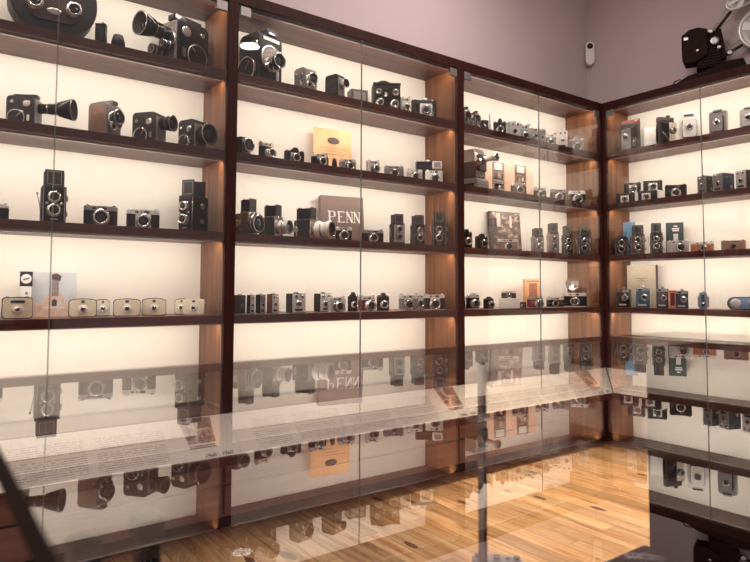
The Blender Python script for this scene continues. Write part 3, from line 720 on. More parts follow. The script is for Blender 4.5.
put(movie, 'A', 2, 88, 125, 101, 'upright cine camera with a small lens turret, beside the funnel lens one', D_(48), (1, 1.35), group=gm, name='cine_camera', body='grey', L=.20, lens_r=.20, side='grey', dials=False, panel='bronze')
put(movie, 'A', 2, 132, 177, 113, 'dark cine camera with a short thick lens, between two others', D_(55), (1, 2.2), group=gm, name='cine_camera', body='charcoal', L=.33, lens_r=.24, turret=False, finder=False, big_lens_z=.66)
put(movie, 'A', 2, 178, 215, 120, 'cine camera with a chrome front band next to the wooden post', D_(44), (1, 1.9), group=gm, name='cine_camera', body='charcoal', L=.36, lens_r=.33, turret=False, finder=False, big_lens_z=.5, trim='chrome')
put(rf, 'A', 1, -26, 9, 202, '35 mm camera cut off by the left edge of the picture', 0, (1, .5), group=g35)
put(tlr, 'A', 1, 36, 69, 171, 'tall twin-lens reflex with raised hood and side crank, alone at the far left', D_(4), (1, 1.0), group=gt, name='twin_lens_camera', front='steel', crank=1)
put(rf, 'A', 1, 83, 118, 204, '35 mm camera with a big round lens ring, right of the far left twin-lens reflex', D_(2), (1, .55), group=g35, barrel='charcoal', lr=.38, top='steel', knobs=1)
put(rf, 'A', 1, 126, 160, 208, '35 mm camera with a square silver lens plate and long window', D_(2), (1, .6), group=g35, barrel='charcoal', lr=.34, top='silver', plate=True, knobs=1)
put(tlr, 'A', 1, 174, 212, 181, 'twin-lens reflex turned sideways against the wooden post', D_(-38), (1, 1.25), group=gt, name='twin_lens_camera', front='charcoal')
put(viewfinder, 'A', 0, 1, 33, 297, 'cream camera with a long dark window, first on the lowest left shelf', D_(3), (1, .45), group=gc, wide=True, arch=.01, ring='beige')
def snapshot(t, W, H, D):
    T = about((0, 0, 0), RX(R(-7)))
    G().box((0, 0, H/2), (W, .003, H), 'sky', T=T).obj('backing_card', t)
    G().box((0, -.0018, H*.16), (W*.998, .001, H*.32), 'sand', T=T).box((0, -.0026, H*.20), (W*.5, .0008, H*.05), 'silver', T=T).obj('beach_print', t)
    g = G(); y = -.0024
    def q(pts, m): g.prism([(a*W, b*H) for a, b in pts], (0, y, 0), .0006, 'xz', m, T=T)
    q([(-.05, .10), (.06, .10), (.09, .44), (.02, .56), (-.07, .44)], 'skin')
    q([(-.34, .06), (-.27, .06), (-.04, .52), (-.09, .58)], 'skin'); q([(.30, .06), (.37, .06), (.13, .58), (.07, .52)], 'skin')
    y = -.0030
    q([(-.06, .46), (.10, .46), (.10, .80), (-.05, .84)], 'grey'); q([(-.06, .84), (.13, .80), (.16, .92), (.04, .98), (-.06, .95)], 'dbrown')
    q([(-.04, .24), (.06, .24), (.07, .36), (.01, .40), (-.05, .36)], 'dbrown')
    g.obj('posed_figure_print', t)
put(snapshot, 'A', 0, 31, 76, 272, 'beach photograph card standing behind the cream cameras', D_(2), (1, .1), e=.17, cat='photograph', name='photograph_card')
def logo_card(t, W, H, D):
    G().box((0, 0, H*.33), (W*.82, .002, H*.66), 'white').obj('card', t)
    g = G()
    for k in range(5): g.box((W*.06, -.0014, H*(.12+.1*k)), (W*.2, .0008, H*.06), 'grey')
    g.obj('side_lettering', t)
    G().box((0, 0, H*.83), (W, .003, H*.32), 'charcoal').obj('badge_plate', t)
    g = G(); g.lathe([(W*.42, 0), (W*.42, .001), (W*.40, .0015)], (0, -.0016, H*.83), '-y', 'white', 24); g.box((0, -.0034, H*.83), (W*.5, .0008, H*.04), 'grey', T=about((0, 0, H*.83), RY(R(-18)))); g.obj('round_emblem', t)
put(logo_card, 'A', 0, 18.5, 31.5, 271, 'narrow white card with a round emblem, left of the beach photograph', 0, (1, .1), e=.165, cat='card', name='emblem_card')
put(viewfinder, 'A', 0, 95, 110, 299, 'cream camera half hidden behind the beige one by the photograph', D_(3), (1, .6), e=.15, group=gc, face='cream')
put(viewfinder, 'A', 0, 68, 97, 298.5, 'beige camera right of the beach photograph, another behind it', D_(3), (1, .45), e=.09, group=gc, face='beige')
put(viewfinder, 'A', 0, 113, 140.5, 298.5, 'beige camera in the middle of the lowest left shelf', D_(0), (1, .45), e=.09, group=gc, face='beige')
put(viewfinder, 'A', 0, 141.5, 166, 298, 'cream camera touching the beige one in the middle of its shelf', D_(0), (1, .45), e=.10, group=gc, face='cream')
put(viewfinder, 'A', 0, 174.5, 188, 298.5, 'cream camera half hidden behind the white one near the wooden post', D_(0), (1, .6), e=.15, group=gc, face='cream')
put(viewfinder, 'A', 0, 182, 205, 298.5, 'whitish cream camera nearest the wooden post on the lowest left shelf', D_(-6), (1, .45), e=.10, group=gc, face='white', body='cream', edge='cream')

# ---- left wall, middle cabinet
put(movie, 'A', 3, 239, 290, 31, 'large black cine camera with turret lenses behind the spotlight', D_(40), (1, 1.5), e=.132, group=gm, name='cine_camera', body='charcoal', L=.30, lens_r=.13, lens_m='gloss_black', side='charcoal', panel='charcoal', frontm='black', dials=True, big_lens_z=.40)
put(movie, 'A', 3, 294, 319, 69, 'small pale grey cine camera right of the large black one', D_(40), (1, 1.2), group=gm, name='cine_camera', body='grey', L=.2, lens_r=.22, finder=False, lens_m='silver')
put(movie, 'A', 3, 325, 349, 75, 'flat black cine camera with a short silver lens pointing right', D_(50), (1, 2.0), group=gm, name='cine_camera', body='black', L=.26, lens_r=.17, turret=False, finder=False, dials=False, lens_m='silver', big_lens_z=.62, panel='charcoal')
put(block, 'A', 3, 347, 368, 90, 'low grey-green accessory box behind the door gap on the top shelf', D_(20), (1, .7), cat='camera accessory', name='accessory_case', body='grey', trim='lgrey')
def technical(t, W, H, D):
    G().box((0, D*.1, H*.42), (W, D*.8, H*.84), 'charcoal', .004).obj('body', t)
    g = G(); g.box((0, -D*.31, H*.80), (W*1.02, D*.06, H*.06), 'black', .001)
    g.box((0, -D*.31, H*.52), (W*.8, .006, H*.42), 'black', .002); g.obj('front_plate', t)
    for x, z, r in ((-.30, .58, .10), (.32, .56, .12), (-.05, .48, .07)): lens(t, W*x, H*z, -D*.31, W*r, D*.12, 'steel', 'chrome', name='control_dial')
    lens(t, -W*.26, H*.26, -D*.30, W*.15, D*.20, 'silver', 'chrome'); lens(t, W*.28, H*.24, -D*.30, W*.17, D*.12, 'charcoal', 'chrome')
    G().lathe([(H*.30, 0), (H*.30, D*.16), (H*.26, D*.18)], (-W*.06, D*.38, H*.70), '-y', 'black', 28).obj('film_reel', t)
    g = G(); g.box((0, -D*.31, H*.05), (W*.8, .01, H*.06), 'chrome', .001); g.obj('base_rail', t)
put(technical, 'A', 3, 371, 401, 79, 'boxy dark cine camera covered in dials with a round reel behind', D_(8), (1, .8), name='reel_camera', group=gm)
put(rf, 'A', 3, 399, 413, 96, 'small white flash-topped camera between the dial-covered one and the folding one', D_(20), (1, .8), group=g35, leather='white', top='white', barrel='white')
put(bellows, 'A', 3, 411, 439, 97, 'folding camera with a square silver lens board, top shelf beside the post', D_(12), (1, .62), group=gf, name='folding_camera', lensboard='silver')
put(movie, 'A', 2, 234, 253, 137, 'black camera with a round lens leaning at the left post, second shelf', D_(38), (1, 1.4), group=gm, name='cine_camera', body='gloss_black', L=.25, lens_r=.33, turret=False, dials=False, finder=False)
put(rf, 'A', 2, 257, 279, 141, 'tall pale-topped camera turned right, second shelf of the middle cabinet', D_(38), (1, .95), group=g35, top='silver', barrel='silver', lr=.28)
put(rf, 'A', 2, 283, 307, 147.5, 'silver-fronted camera with a black finder hump, left of the leaning certificate', D_(18), (1, .65), group=g35, prism=True, top='charcoal', plate=True, barrel='charcoal', lr=.27)
put(rf, 'A', 2, 310, 332, 152.5, 'camera with a flat black viewfinder bar in front of the certificate', D_(24), (1, .7), group=g35, top='silver', plate=True, barrel='black', lr=.30)
def certificate(t, W, H, D):
    T = about((0, 0, 0), RX(R(-12))) @ about((0, 0, 0), RY(R(3)))
    G().box((0, 0, H/2), (W, .003, H), 'orange_card', T=T).obj('card', t)
    g = G(); g.lathe([(H*.08, 0), (H*.08, .001), (H*.06, .0014)], (0, 0, 0), '-y', 'dbrown', 20, T=T @ TR(W*.02, -.0016, H*.72) @ Matrix.Diagonal((1.7, 1, 1, 1))); g.obj('printed_crest', t)
    g = G()
    for z, w in ((.54, .66), (.47, .34), (.40, .55)):
        x = -w/2
        while x < w/2: g.box((W*(x+.03), -.0019, H*z), (W*.045, .0007, H*.018), 'bronze', T=T); x += .065
    g.obj('printed_lines', t)
put(certificate, 'A', 2, 313, 352, 126, 'yellow-orange certificate card leaning behind the cameras on the second shelf', D_(16), (1, .08), e=.15, lift=.008, cat='certificate', name='certificate_card')
put(cap, 'A', 2, 332, 337, 158, 'tiny yellow film tin in front of the certificate', 0, (1, .6), e=.05, cat='film tin', name='film_tin')
put(rf, 'A', 2, 338, 359, 158, 'silver camera at the left side of the glass door gap, second shelf', D_(22), (1, .7), group=g35, plate=True, barrel='black', lr=.30, leather='grey')
put(rf, 'A', 2, 365, 383, 159.5, 'rounded silver camera turned right, just past the door gap', D_(32), (1, .8), group=g35, leather='silver', barrel='black', lr=.26)
put(rf, 'A', 2, 383.5, 405, 165, 'wide grey camera right of the rounded silver one on the second shelf', D_(12), (1, .5), group=g35, leather='grey', top='steel', barrel='steel', lr=.33)
put(rf, 'A', 2, 406, 424, 168.5, 'small whitish camera left of the white flash camera, second shelf', D_(14), (1, .6), group=g35, leather='lgrey', top='white', barrel='white', lr=.30)
def whiteflash(t, W, H, D):
    rf(t, W, H*.62, D, 'white', 'white', barrel='charcoal', plate=True, face='white', knobs=1)
    G().box((W*.15, 0, H*.79), (W*.55, D*.35, H*.30), 'white', .002).box((W*.15, -D*.18, H*.80), (W*.40, .003, H*.20), 'chrome', .001).obj('flash_unit', t)
put(block, 'A', 2, 415, 434, 160, 'black flash case behind the small whitish camera', D_(10), (1, .4), e=.19, cat='camera accessory', name='accessory_case', body='gloss_black', trim='black')
put(whiteflash, 'A', 2, 425, 444, 160, 'white camera with a square flash on top, beside the second shelf post', D_(10), (1, .55), e=.09, group=g35)
put(medium, 'A', 1, 233.5, 264, 199, 'waist-level camera with raised hood hard against the left post', D_(52), (1, 1.5), group=gh, name='waist_level_camera', body='brown', lens_m='charcoal', L=.30)
put(medium, 'A', 1, 258, 294, 205, 'waist-level camera with a bright silver lens, between two others', D_(58), (1, 1.9), group=gh, name='waist_level_camera', body='charcoal', lens_m='silver', L=.40, lr=.33)
put(medium, 'A', 1, 293, 336, 207.5, 'waist-level camera with a long white lens pointing at the taupe book', D_(62), (1, 2.3), group=gh, name='waist_level_camera', lens_m='white', L=.52, lr=.40, e=.075)
def penn_book(t, W, H, D):
    T = about((0, 0, 0), RX(R(-6)))
    d = D
    G().box((0, d*.5, H/2), (W*.985, d*.86, H*.975), 'pages', T=T).obj('pages', t)
    G().box((0, .0, H/2), (W, .003, H), 'penn', T=T).box((0, d, H/2), (W, .003, H), 'penn', T=T).box((-W/2+.001, d/2, H/2), (.004, d+.002, H), 'penn', .001, T=T).obj('cover', t)
    g = G(); zl, h = H*.42, H*.24; y = -.0018; th = W*.016; TH2 = W*.036
    def v(x, z0, z1, w): g.box((W*x, y, zl+h*(z0+z1)/2), (w, .0008, h*(z1-z0)), 'white', T=T)
    def hz(x0, x1, z, w=None): g.box((W*(x0+x1)/2, y, zl+h*z), (W*(x1-x0), .0008, w or th), 'white', T=T)
    def dg(x0, x1): 
        L = math.hypot(W*(x1-x0), h); a = math.atan2(h, W*(x1-x0))
        g.box((0, 0, 0), (L, .0008, TH2), 'white', T=T @ TR(W*(x0+x1)/2, y, zl+h*.5) @ RY(a))
    x = -.31
    v(x, 0, 1, TH2); hz(x-.04, x+.04, .02); hz(x-.04, x+.11, .98); hz(x, x+.11, .48); v(x+.12, .52, .94, TH2)         # P
    x = -.09; v(x, 0, 1, TH2); hz(x-.04, x+.12, .02); hz(x-.04, x+.12, .98); hz(x, x+.08, .52); v(x+.12, 0, .14, th); v(x+.12, .86, 1, th)   # E
    for x in (.10, .275):                                                                                          # N N
        v(x, 0, 1, th); v(x+.12, 0, 1, th); dg(x, x+.12); hz(x-.025, x+.025, .02); hz(x+.085, x+.135, .98); hz(x-.03, x+.02, .98)
    for k in range(4): g.box((W*(.10+.03*k), y, H*.70), (W*.012, .0008, H*.03), 'grey', T=T)
    g.obj('title_lettering', t)
    g = G()
    for k in range(9): g.box((-W/2-.0012, d*.5, H*(.25+.07*k)), (.0008, d*.4, H*.03), 'lgrey', T=T)
    g.obj('spine_lettering', t)
put(penn_book, 'A', 1, 321, 366, 195.5, 'large taupe book with big white capitals on its cover', D_(22), (1, .14), e=.165, lift=.005, cat='book', name='cover_book')
put(rf, 'A', 1, 335, 353, 226, 'rangefinder camera standing in front of the taupe book', D_(10), (1, .6), e=.07, group=g35, barrel='silver', lr=.34)
put(rf, 'A', 1, 361.5, 385, 229, 'dark rangefinder camera right of the taupe book', D_(10), (1, .55), group=g35, top='steel', barrel='silver', lr=.34)
put(tlr, 'A', 1, 387, 407, 214.5, 'twin-lens reflex left of a matching pair by the middle cabinet post', D_(20), (1, 1.0), group=gt, name='twin_lens_camera', plate='steel')
put(tlr, 'A', 1, 408, 427.5, 215.5, 'twin-lens reflex in the middle of three near the wooden post', D_(18), (1, 1.0), group=gt, name='twin_lens_camera')
put(tlr, 'A', 1, 430, 448, 212, 'twin-lens reflex nearest the wooden post in the middle cabinet', D_(4), (1, .85), e=.079, group=gt, name='twin_lens_camera', plate='charcoal')
put(boxcam, 'A', 0, 233, 246, 294, 'upright camera pressed against the left post, lowest shelf of the middle cabinet', D_(38), (1, 1.1), group=gb, name='box_camera', body='dbrown', plate='charcoal')
put(boxcam, 'A', 0, 246, 255, 294, 'second upright camera from the left post, pale front plate', D_(38), (1, 1.1), group=gb, name='box_camera', plate='lgrey')
put(boxcam, 'A', 0, 255, 266, 293.5, 'dark upright camera just left of the dark red one', D_(38), (1, 1.1), group=gb, name='box_camera', body='black', plate='grey')
put(boxcam, 'A', 0, 266, 279, 293, 'dark red upright camera at the end of a tight row of four', D_(38), (1, 1.1), group=gb, name='box_camera', body='red', plate='silver')
put(boxcam, 'A', 0, 285.5, 306, 292.5, 'black upright camera with a silver lens plate standing alone on the lowest shelf', D_(30), (1, .8), group=gb, name='box_camera', plate='silver', body='black')
put(boxcam, 'A', 0, 313.5, 332, 292.5, 'black upright camera partly behind the silver-grey one', D_(34), (1, .8), e=.13, group=gb, name='box_camera', plate='silver')
put(rf, 'A', 0, 326.5, 349, 296, 'silver-grey camera with a black lens left of the door gap', D_(28), (1, .6), e=.06, group=g35, leather='lgrey', barrel='black', lr=.34)
put(rf, 'A', 0, 347, 360, 292, 'black reflex camera with a rounded hump behind the door gap', D_(28), (1, .8), e=.12, group=g35, prism=True, top='black', barrel='silver')
put(rf, 'A', 0, 357, 378, 295, 'dark red camera with a silver lens right behind the door gap', D_(28), (1, .6), e=.055, group=g35, leather='red', barrel='silver', lr=.34, lx=.12)
put(rf, 'A', 0, 376, 391.5, 292.5, 'black reflex camera with a humped top right of the dark red one', D_(20), (1, .8), e=.10, group=g35, prism=True, top='charcoal', barrel='silver', lr=.33)
put(rf, 'A', 0, 398, 419, 293.5, 'silver-topped camera, first of three by the lowest middle post', D_(12), (1, .6), group=g35, plate=True, barrel='charcoal', lr=.32, leather='grey', knobs=1, e=.07)
put(rf, 'A', 0, 414, 427, 293.5, 'silver camera squeezed behind two others near the lowest middle post', D_(12), (1, .6), group=g35, plate=True, barrel='charcoal', knobs=1, e=.17)
put(rf, 'A', 0, 424, 446, 293, 'silver-topped camera right against the lowest middle post', D_(8), (1, .6), group=g35, plate=True, barrel='silver', lr=.33, knobs=1, e=.07)

# ---- left wall, cabinet next to the inside corner
put(movie, 'A', 3, 459, 471, 107, 'tall dark cine camera hard against the left post, top corner cabinet', D_(35), (1, 1.2), group=gm, name='cine_camera', body='charcoal', L=.2, lens_r=.2)
put(movie, 'A', 3, 470.5, 480, 111, 'narrow brown cine camera second from the left post, top shelf', D_(35), (1, 1.3), group=gm, name='cine_camera', body='brown', L=.2, lens_r=.2)
put(boxcam, 'A', 3, 479.5, 489, 120, 'small dark box camera left of the thin pale rod', D_(30), (1, .8), group=gb, name='box_camera', body='charcoal', plate='black')
def rod(t, W, H, D):
    G().cyl((0, 0, 0), .016, .008, 'z', 'white').obj('foot', t); G().cyl((0, 0, .008), .005, H-.008, 'z', 'white', 10).obj('rod', t)
put(rod, 'A', 3, 488.5, 491.5, 114, 'thin pale upright rod on the top shelf of the corner cabinet', 0, (1, 1), cat='stand', name='display_stand')
put(rf, 'A', 3, 493, 507, 118.5, 'black reflex camera with a large ringed lens, top shelf corner cabinet', D_(8), (1, .8), group=g35, prism=True, top='black', barrel='black', lr=.36, knobs=1)
put(boxcam, 'A', 3, 506, 521, 121.5, 'grey-green camera right of the large ringed lens', D_(30), (1, .6), group=gb, name='box_camera', body='mint', plate='silver', e=.10)
put(rf, 'A', 3, 518, 532, 123.5, 'silvery green camera beside the corner cabinet door gap, top shelf', D_(22), (1, .6), group=g35, leather='mint', barrel='black', e=.10)
put(rf, 'A', 3, 529, 541, 127, 'silver camera behind the door gap of the corner cabinet, top shelf', D_(20), (1, .7), group=g35, leather='lgrey', barrel='charcoal', e=.06)
put(boxcam, 'A', 3, 538, 546, 129, 'small grey camera right of the door gap, top shelf corner cabinet', D_(15), (1, .8), group=gb, name='box_camera', body='grey', plate='lgrey')
put(rf, 'A', 3, 545, 557, 133, 'low silver camera left of the pale white box camera', D_(10), (1, .6), group=g35, leather='grey', top='white', barrel='silver')
put(boxcam, 'A', 3, 556, 568, 130, 'pale white box camera on the top shelf near the inside corner', D_(15), (1, .7), group=gb, name='box_camera', body='white', plate='white')
put(rf, 'A', 3, 568, 586, 136, 'grey camera closest to the inside corner on the top shelf', D_(15), (1, .6), group=g35, leather='grey', top='steel', barrel='charcoal', prism=True)
def projector(t, W, H, D):
    """Streamlined film projector on a raised base; lens towards -y."""
    G().prism(rrect(D*.56, H*.30, H*.06, 4, D*.20, H*.16), (-W*.5, 0, 0), W, 'yz', 'grey', bev=.003).obj('base', t)
    G().box((0, D*.20, H*.12), (W*1.01, D*.38, H*.14), 'dark').obj('base_recess', t)
    G().prism([(0, H*.34), (D*.45, H*.34), (D*.46, H*.80), (D*.36, H*.96), (D*.05, H*.97), (0, H*.86)], (-W*.42, 0, 0), W*.84, 'yz', 'steel', bev=.006).obj('lamp_house', t)
    G().prism([(0, H*.34), (D*.45, H*.34), (D*.45, H*.68), (0, H*.68)], (-W*.43, 0, 0), W*.86, 'yz', 'dbrown', bev=.003).obj('mechanism_cover', t)
    g = G(); g.box((0, -D*.04, H*.66), (W*.6, D*.10, H*.36), 'charcoal', .004); g.lathe([(W*.20, 0), (W*.20, .006), (W*.1, .008)], (-W*.3, -D*.04, H*.66), '-x', 'chrome', 14); g.obj('film_gate', t)
    g = G(); g.lathe([(H*.085, 0), (H*.085, D*.10), (H*.07, D*.11), (H*.07, D*.34), (H*.095, D*.35), (H*.095, D*.42), (H*.075, D*.42), (H*.06, D*.38)], (0, -D*.08, H*.74), '-y', 'lgrey', 22, mats=['steel', 'chrome', 'lgrey', 'chrome', 'chrome', 'chrome', 'dark']); g.obj('projection_lens', t)
put(projector, 'A', 2, 458, 503, 148, 'grey film projector with a silver lens pointing right, half behind the post', D_(58), (1, 1.75), cat='projector', name='film_projector')
def film_card(t, W, H, D):
    G().box((0, 0, H/2), (W, .003, H), 'peach').obj('card', t)
    for x in (-.20, .24):
        g = G(); X = x*W; w = W*.23
        g.box((X, -.0020, H*.52), (w, .0008, H*.96), 'charcoal')
        for k in range(14):
            for s in (-1, 1): g.box((X+s*w*.42, -.0026, H*(.07+.068*k)), (w*.08, .0006, H*.030), 'peach')
        f = g.obj('film_strip_print', t); q = G()
        for k, c in enumerate(('grey', 'lgrey', 'lgrey', 'silver')): q.box((X, -.0028, H*(.16+.24*k)), (w*.66, .0006, H*.20), 'collage' if k % 2 == 0 else c)
        q.obj('frame_picture', f)
put(film_card, 'A', 2, 482, 535, 164, 'peach display card printed with two film strips behind the projector', D_(44), (1, .05), e=.19, cat='display card', name='film_strip_card')
put(rf, 'A', 2, 494, 506, 180, 'camera right of the projector, in front of the first film strip', D_(40), (1, .9), e=.06, group=g35, top='silver', barrel='silver')
put(rf, 'A', 2, 510, 528, 181.5, 'camera with a tall silver middle, in front of the second film strip', D_(16), (1, .7), e=.06, group=g35, leather='brown', prism=True, barrel='charcoal', plate=True)
put(rf, 'A', 2, 533, 548, 187, 'small silver camera at the corner cabinet door gap, second shelf', D_(20), (1, .6), group=g35, top='silver', barrel='silver')
put(rf, 'A', 2, 549.5, 568, 188.5, 'brownish camera with a silver lens, left of the last one on its shelf', D_(18), (1, .6), group=g35, leather='brown', top='steel', barrel='silver')
put(rf, 'A', 2, 568, 587, 189.5, 'silver-topped camera nearest the inside corner, second shelf', D_(14), (1, .6), group=g35, top='silver', barrel='silver', lr=.33)
put(rf, 'A', 1, 459, 475, 229, 'black reflex camera hard against the post, left of the sepia book', D_(25), (1, .8), group=g35, prism=True, top='black', barrel='black')
put(rf, 'A', 1, 474, 491, 233.5, 'black camera directly left of the sepia photograph book', D_(30), (1, .8), group=g35, top='charcoal', barrel='charcoal', prism=True)
def photo_book(t, W, H, D):
    T = about((0, 0, 0), RX(R(-10))) @ about((0, 0, 0), RY(R(2)))
    G().box((0, D*.5, H/2), (W*.98, D*.8, H*.98), 'pages', T=T).obj('pages', t)
    G().box((0, 0, H/2), (W, .003, H), 'dbrown', T=T).box((0, D, H/2), (W, .003, H), 'dbrown', T=T).box((-W/2, D/2, H/2), (.003, D, H), 'dbrown', T=T).obj('cover', t)
    G().box((W*.03, -.0020, H/2), (W*.90, .0008, H*.96), 'bookphoto', T=T).box((-W*.22, -.0026, H*.78), (W*.12, .0006, H*.36), 'pages', T=T).box((W*.18, -.0026, H*.74), (W*.07, .0006, H*.30), 'pages', T=T).obj('cover_picture', t)
put(photo_book, 'A', 1, 490.5, 523, 210.5, 'book with a sepia photograph cover leaning in the corner cabinet', D_(28), (1, .13), e=.155, lift=.010, cat='book', name='cover_book')
put(rf, 'A', 1, 497, 520, 238, 'bronze and silver camera in front of the sepia photograph book', D_(14), (1, .5), e=.06, group=g35, leather='bronze', barrel='silver')
put(tlr, 'A', 1, 529, 546, 228.5, 'greyish twin-lens reflex behind the corner cabinet door gap', D_(16), (1, 1.0), group=gt, name='twin_lens_camera', body='grey', plate='grey', front='steel')
put(tlr, 'A', 1, 545, 561, 223.5, 'taller bronze-grey twin-lens reflex, second from the door gap', D_(14), (1, 1.0), group=gt, name='twin_lens_camera', body='bronze', plate='grey')
put(tlr, 'A', 1, 560, 575, 226, 'black twin-lens reflex left of the bluish one in the corner cabinet', D_(14), (1, 1.0), group=gt, name='twin_lens_camera')
put(tlr, 'A', 1, 575, 592, 226, 'bluish black twin-lens reflex nearest the inside corner, left wall', D_(14), (1, .7), group=gt, name='twin_lens_camera', body='navy', plate='navy', front='navy', e=.06)
put(rf, 'A', 0, 459, 467, 297, 'small camera half behind the post on the lowest corner shelf', D_(30), (1, .8), group=g35)
put(rf, 'A', 0, 465, 483, 293, 'reflex camera with a silver top, lowest shelf by the corner cabinet post', D_(30), (1, .8), group=g35, prism=True, barrel='silver', e=.06)
put(rf, 'A', 0, 482.5, 497, 296.5, 'black camera with a ribbed lens, right of the silver-topped reflex', D_(30), (1, .9), group=g35, prism=True, top='charcoal', barrel='charcoal')
def riser(t, W, H, D): G().box((0, 0, H*.5), (W, D, H), 'plastic', .001).obj('block', t)
r_ = put(riser, 'A', 0, 499, 520, 298.6, 'small clear white display block on the lowest corner shelf', 0, (1, .5), e=.12, cat='display block', name='display_block')
put(rf, 'A', 0, 501, 517, 290.5, 'small silver-topped camera raised on the clear white block', D_(10), (1, .5), e=.12, lift=.057, group=g35, barrel='charcoal')
put(rf, 'A', 0, 518, 527.5, 301.5, 'tiny black camera left of the orange film box', D_(20), (1, .6), group=g35, top='black', barrel='silver')
def carton(t, W, H, D, body='orange_card', stripe='tan'):
    G().box((0, 0, H/2), (W, D, H), body, .001).obj('box', t)
    g = G(); g.box((0, -D/2-.0006, H*.5), (W*.5, .001, H*.7), stripe); g.box((0, -D/2-.0006, H*.92), (W*.8, .001, H*.04), stripe); g.obj('printed_label', t)
put(carton, 'A', 0, 523, 541, 279, 'orange and yellow film box standing behind the red-bodied camera', D_(16), (1, .5), e=.17, cat='film box', name='film_box')
put(rf, 'A', 0, 526, 546, 296, 'red-bodied camera with a big lens in front of the orange film box', D_(26), (1, .6), e=.055, group=g35, leather='red', top='steel', barrel='silver', lr=.36, lx=.15)
put(rf, 'A', 0, 546, 565, 296.5, 'long black rangefinder camera left of the flash camera', D_(10), (1, .5), group=g35, barrel='silver', e=.07)
put(flashcam, 'A', 0, 563, 587, 276.5, 'black camera carrying a round silver flash reflector near the inside corner', D_(-4), (1, .6), group=g35, e=.09)

# ---- right wall cabinet
gp = 'instant and press cameras on the top right shelf'
put(bellows, 'B', 3, 616, 641, 119, 'opened folding camera with a red-brown top next to the corner post', D_(-22), (1, .9), group=gp, name='folding_camera', door='steel', body='dbrown', lensboard='steel', topm='red')
def instant(t, W, H, D, body='white', bel='charcoal'):
    G().prism(rrect(W, H*.94, H*.08, 4, 0, H*.47), (0, -D*.1, 0), D*.5, 'xz', body, bev=.003).obj('body', t)
    G().prism(rrect(W*.70, H*.62, H*.05, 3, 0, H*.42), (0, -D*.34, 0), D*.25, 'xz', bel, bev=.001).obj('bellows', t)
    G().prism(rrect(W*.66, H*.60, H*.06, 3, 0, H*.42), (0, -D*.40, 0), D*.07, 'xz', body, bev=.001).obj('lens_standard', t)
    lens(t, 0, H*.46, -D*.40, W*.19, D*.10, 'charcoal', 'chrome')
    g = G(); g.box((0, D*.0, H*.95), (W*.5, D*.3, H*.09), body, .002).box((0, -D*.152, H*.90), (W*.5, .003, H*.05), 'window'); g.obj('viewfinder', t)
    g = G(); g.box((0, -D*.30, H*.03), (W*.6, D*.38, H*.03), 'chrome', .001); g.obj('drop_bed', t)
put(instant, 'B', 3, 631, 643, 131, 'white instant camera with a dark lens behind the opened folding camera', D_(6), (1, .5), e=.19, group=gp, name='instant_camera')
put(carton, 'B', 3, 644.5, 656, 128, 'plain pale box between the opened folding camera and the press camera', D_(0), (1, .5), e=.18, cat='box', name='pale_box', body='white', stripe='white')
put(press, 'B', 3, 656, 683, 113.5, 'press camera with long black bellows, top right shelf', D_(38), (1, .95), group=gp, name='press_camera')
put(instant, 'B', 3, 679, 700, 112.5, 'cream and white folding instant camera left of the door gap', D_(2), (1, .6), group=gp, name='instant_camera')
put(instant, 'B', 3, 707.5, 729, 109.5, 'dark steel folding camera just right of the door gap, top shelf', D_(-16), (1, .7), group=gp, name='instant_camera', body='steel', bel='black')
put(instant, 'B', 3, 738, 762, 106, 'silver folding camera cut by the right picture edge, top shelf', D_(-14), (1, .7), group=gp, name='instant_camera', body='silver', bel='black')
def step(t, W, H, D): G().box((0, 0, H/2), (W, D, H), 'plastic', .001).obj('block', t)
put(step, 'B', 2, 623, 664, 192.5, 'low clear plinth under the back two cameras, second right shelf', D_(-30), (1, .26), e=.19, cat='display block', name='display_block')
LIFT = .0735
put(rf, 'B', 2, 624, 642, 181.5, 'black camera with a silver plate at the left on the clear plinth', D_(8), (1, .5), e=.165, lift=LIFT, group=g35, plate=True, barrel='charcoal', top='charcoal')
put(rf, 'B', 2, 643, 663, 179.5, 'black camera with a silver plate at the right on the clear plinth', D_(4), (1, .5), e=.165, lift=LIFT, group=g35, plate=True, barrel='charcoal', top='charcoal')
put(rf, 'B', 2, 616.5, 635, 192, 'black camera with a white square front, nearest the corner post', D_(0), (1, .45), e=.055, group=g35, plate=True, face='white', barrel='black', top='charcoal', lr=.24, lx=-.05)
put(rf, 'B', 2, 638, 657.5, 189.5, 'black camera with a white square front, below the right plinth camera', D_(0), (1, .45), e=.055, group=g35, plate=True, face='white', barrel='black', top='charcoal', lr=.24, lx=-.08)
put(rf, 'B', 2, 665, 687, 183.5, 'wide black camera with a bright ringed lens left of three box cameras', D_(0), (1, .5), group=g35, top='black', ring='chrome', barrel='silver', lr=.32)
put(boxcam, 'B', 2, 697, 713.5, 175.5, 'first box camera right of the door gap on the second shelf', D_(-32), (1, 1.1), group=gb, name='box_camera', body='charcoal', plate='grey')
put(boxcam, 'B', 2, 712.5, 735, 173, 'middle one of three box cameras on the second right shelf', D_(-40), (1, 1.4), group=gb, name='box_camera', body='navy', plate='grey')
put(boxcam, 'B', 2, 735, 758, 170, 'box camera at the right picture edge, second shelf', D_(-38), (1, 1.3), group=gb, name='box_camera', body='black', plate='lgrey')
def reflection(t, W, H, D):  # card standing in for a blue reflection on the door glass
    T = about((0, 0, 0), RX(R(-8)))
    G().box((0, 0, H/2), (W, .002, H), 'blue_reflect', T=T).obj('card', t)
    G().prism([(-W*.5, H*.15), (W*.5, H*.15), (W*.5, H*.75)], (0, -.0022, 0), .0008, 'xz', 'navy', T=T).obj('navy_wedge', t)
put(reflection, 'B', 1, 622, 634, 221.5, 'blue brochure standing behind the first twin-lens reflex, right wall', D_(-20), (1, .05), e=.155, cat='reflection', name='blue_reflection')
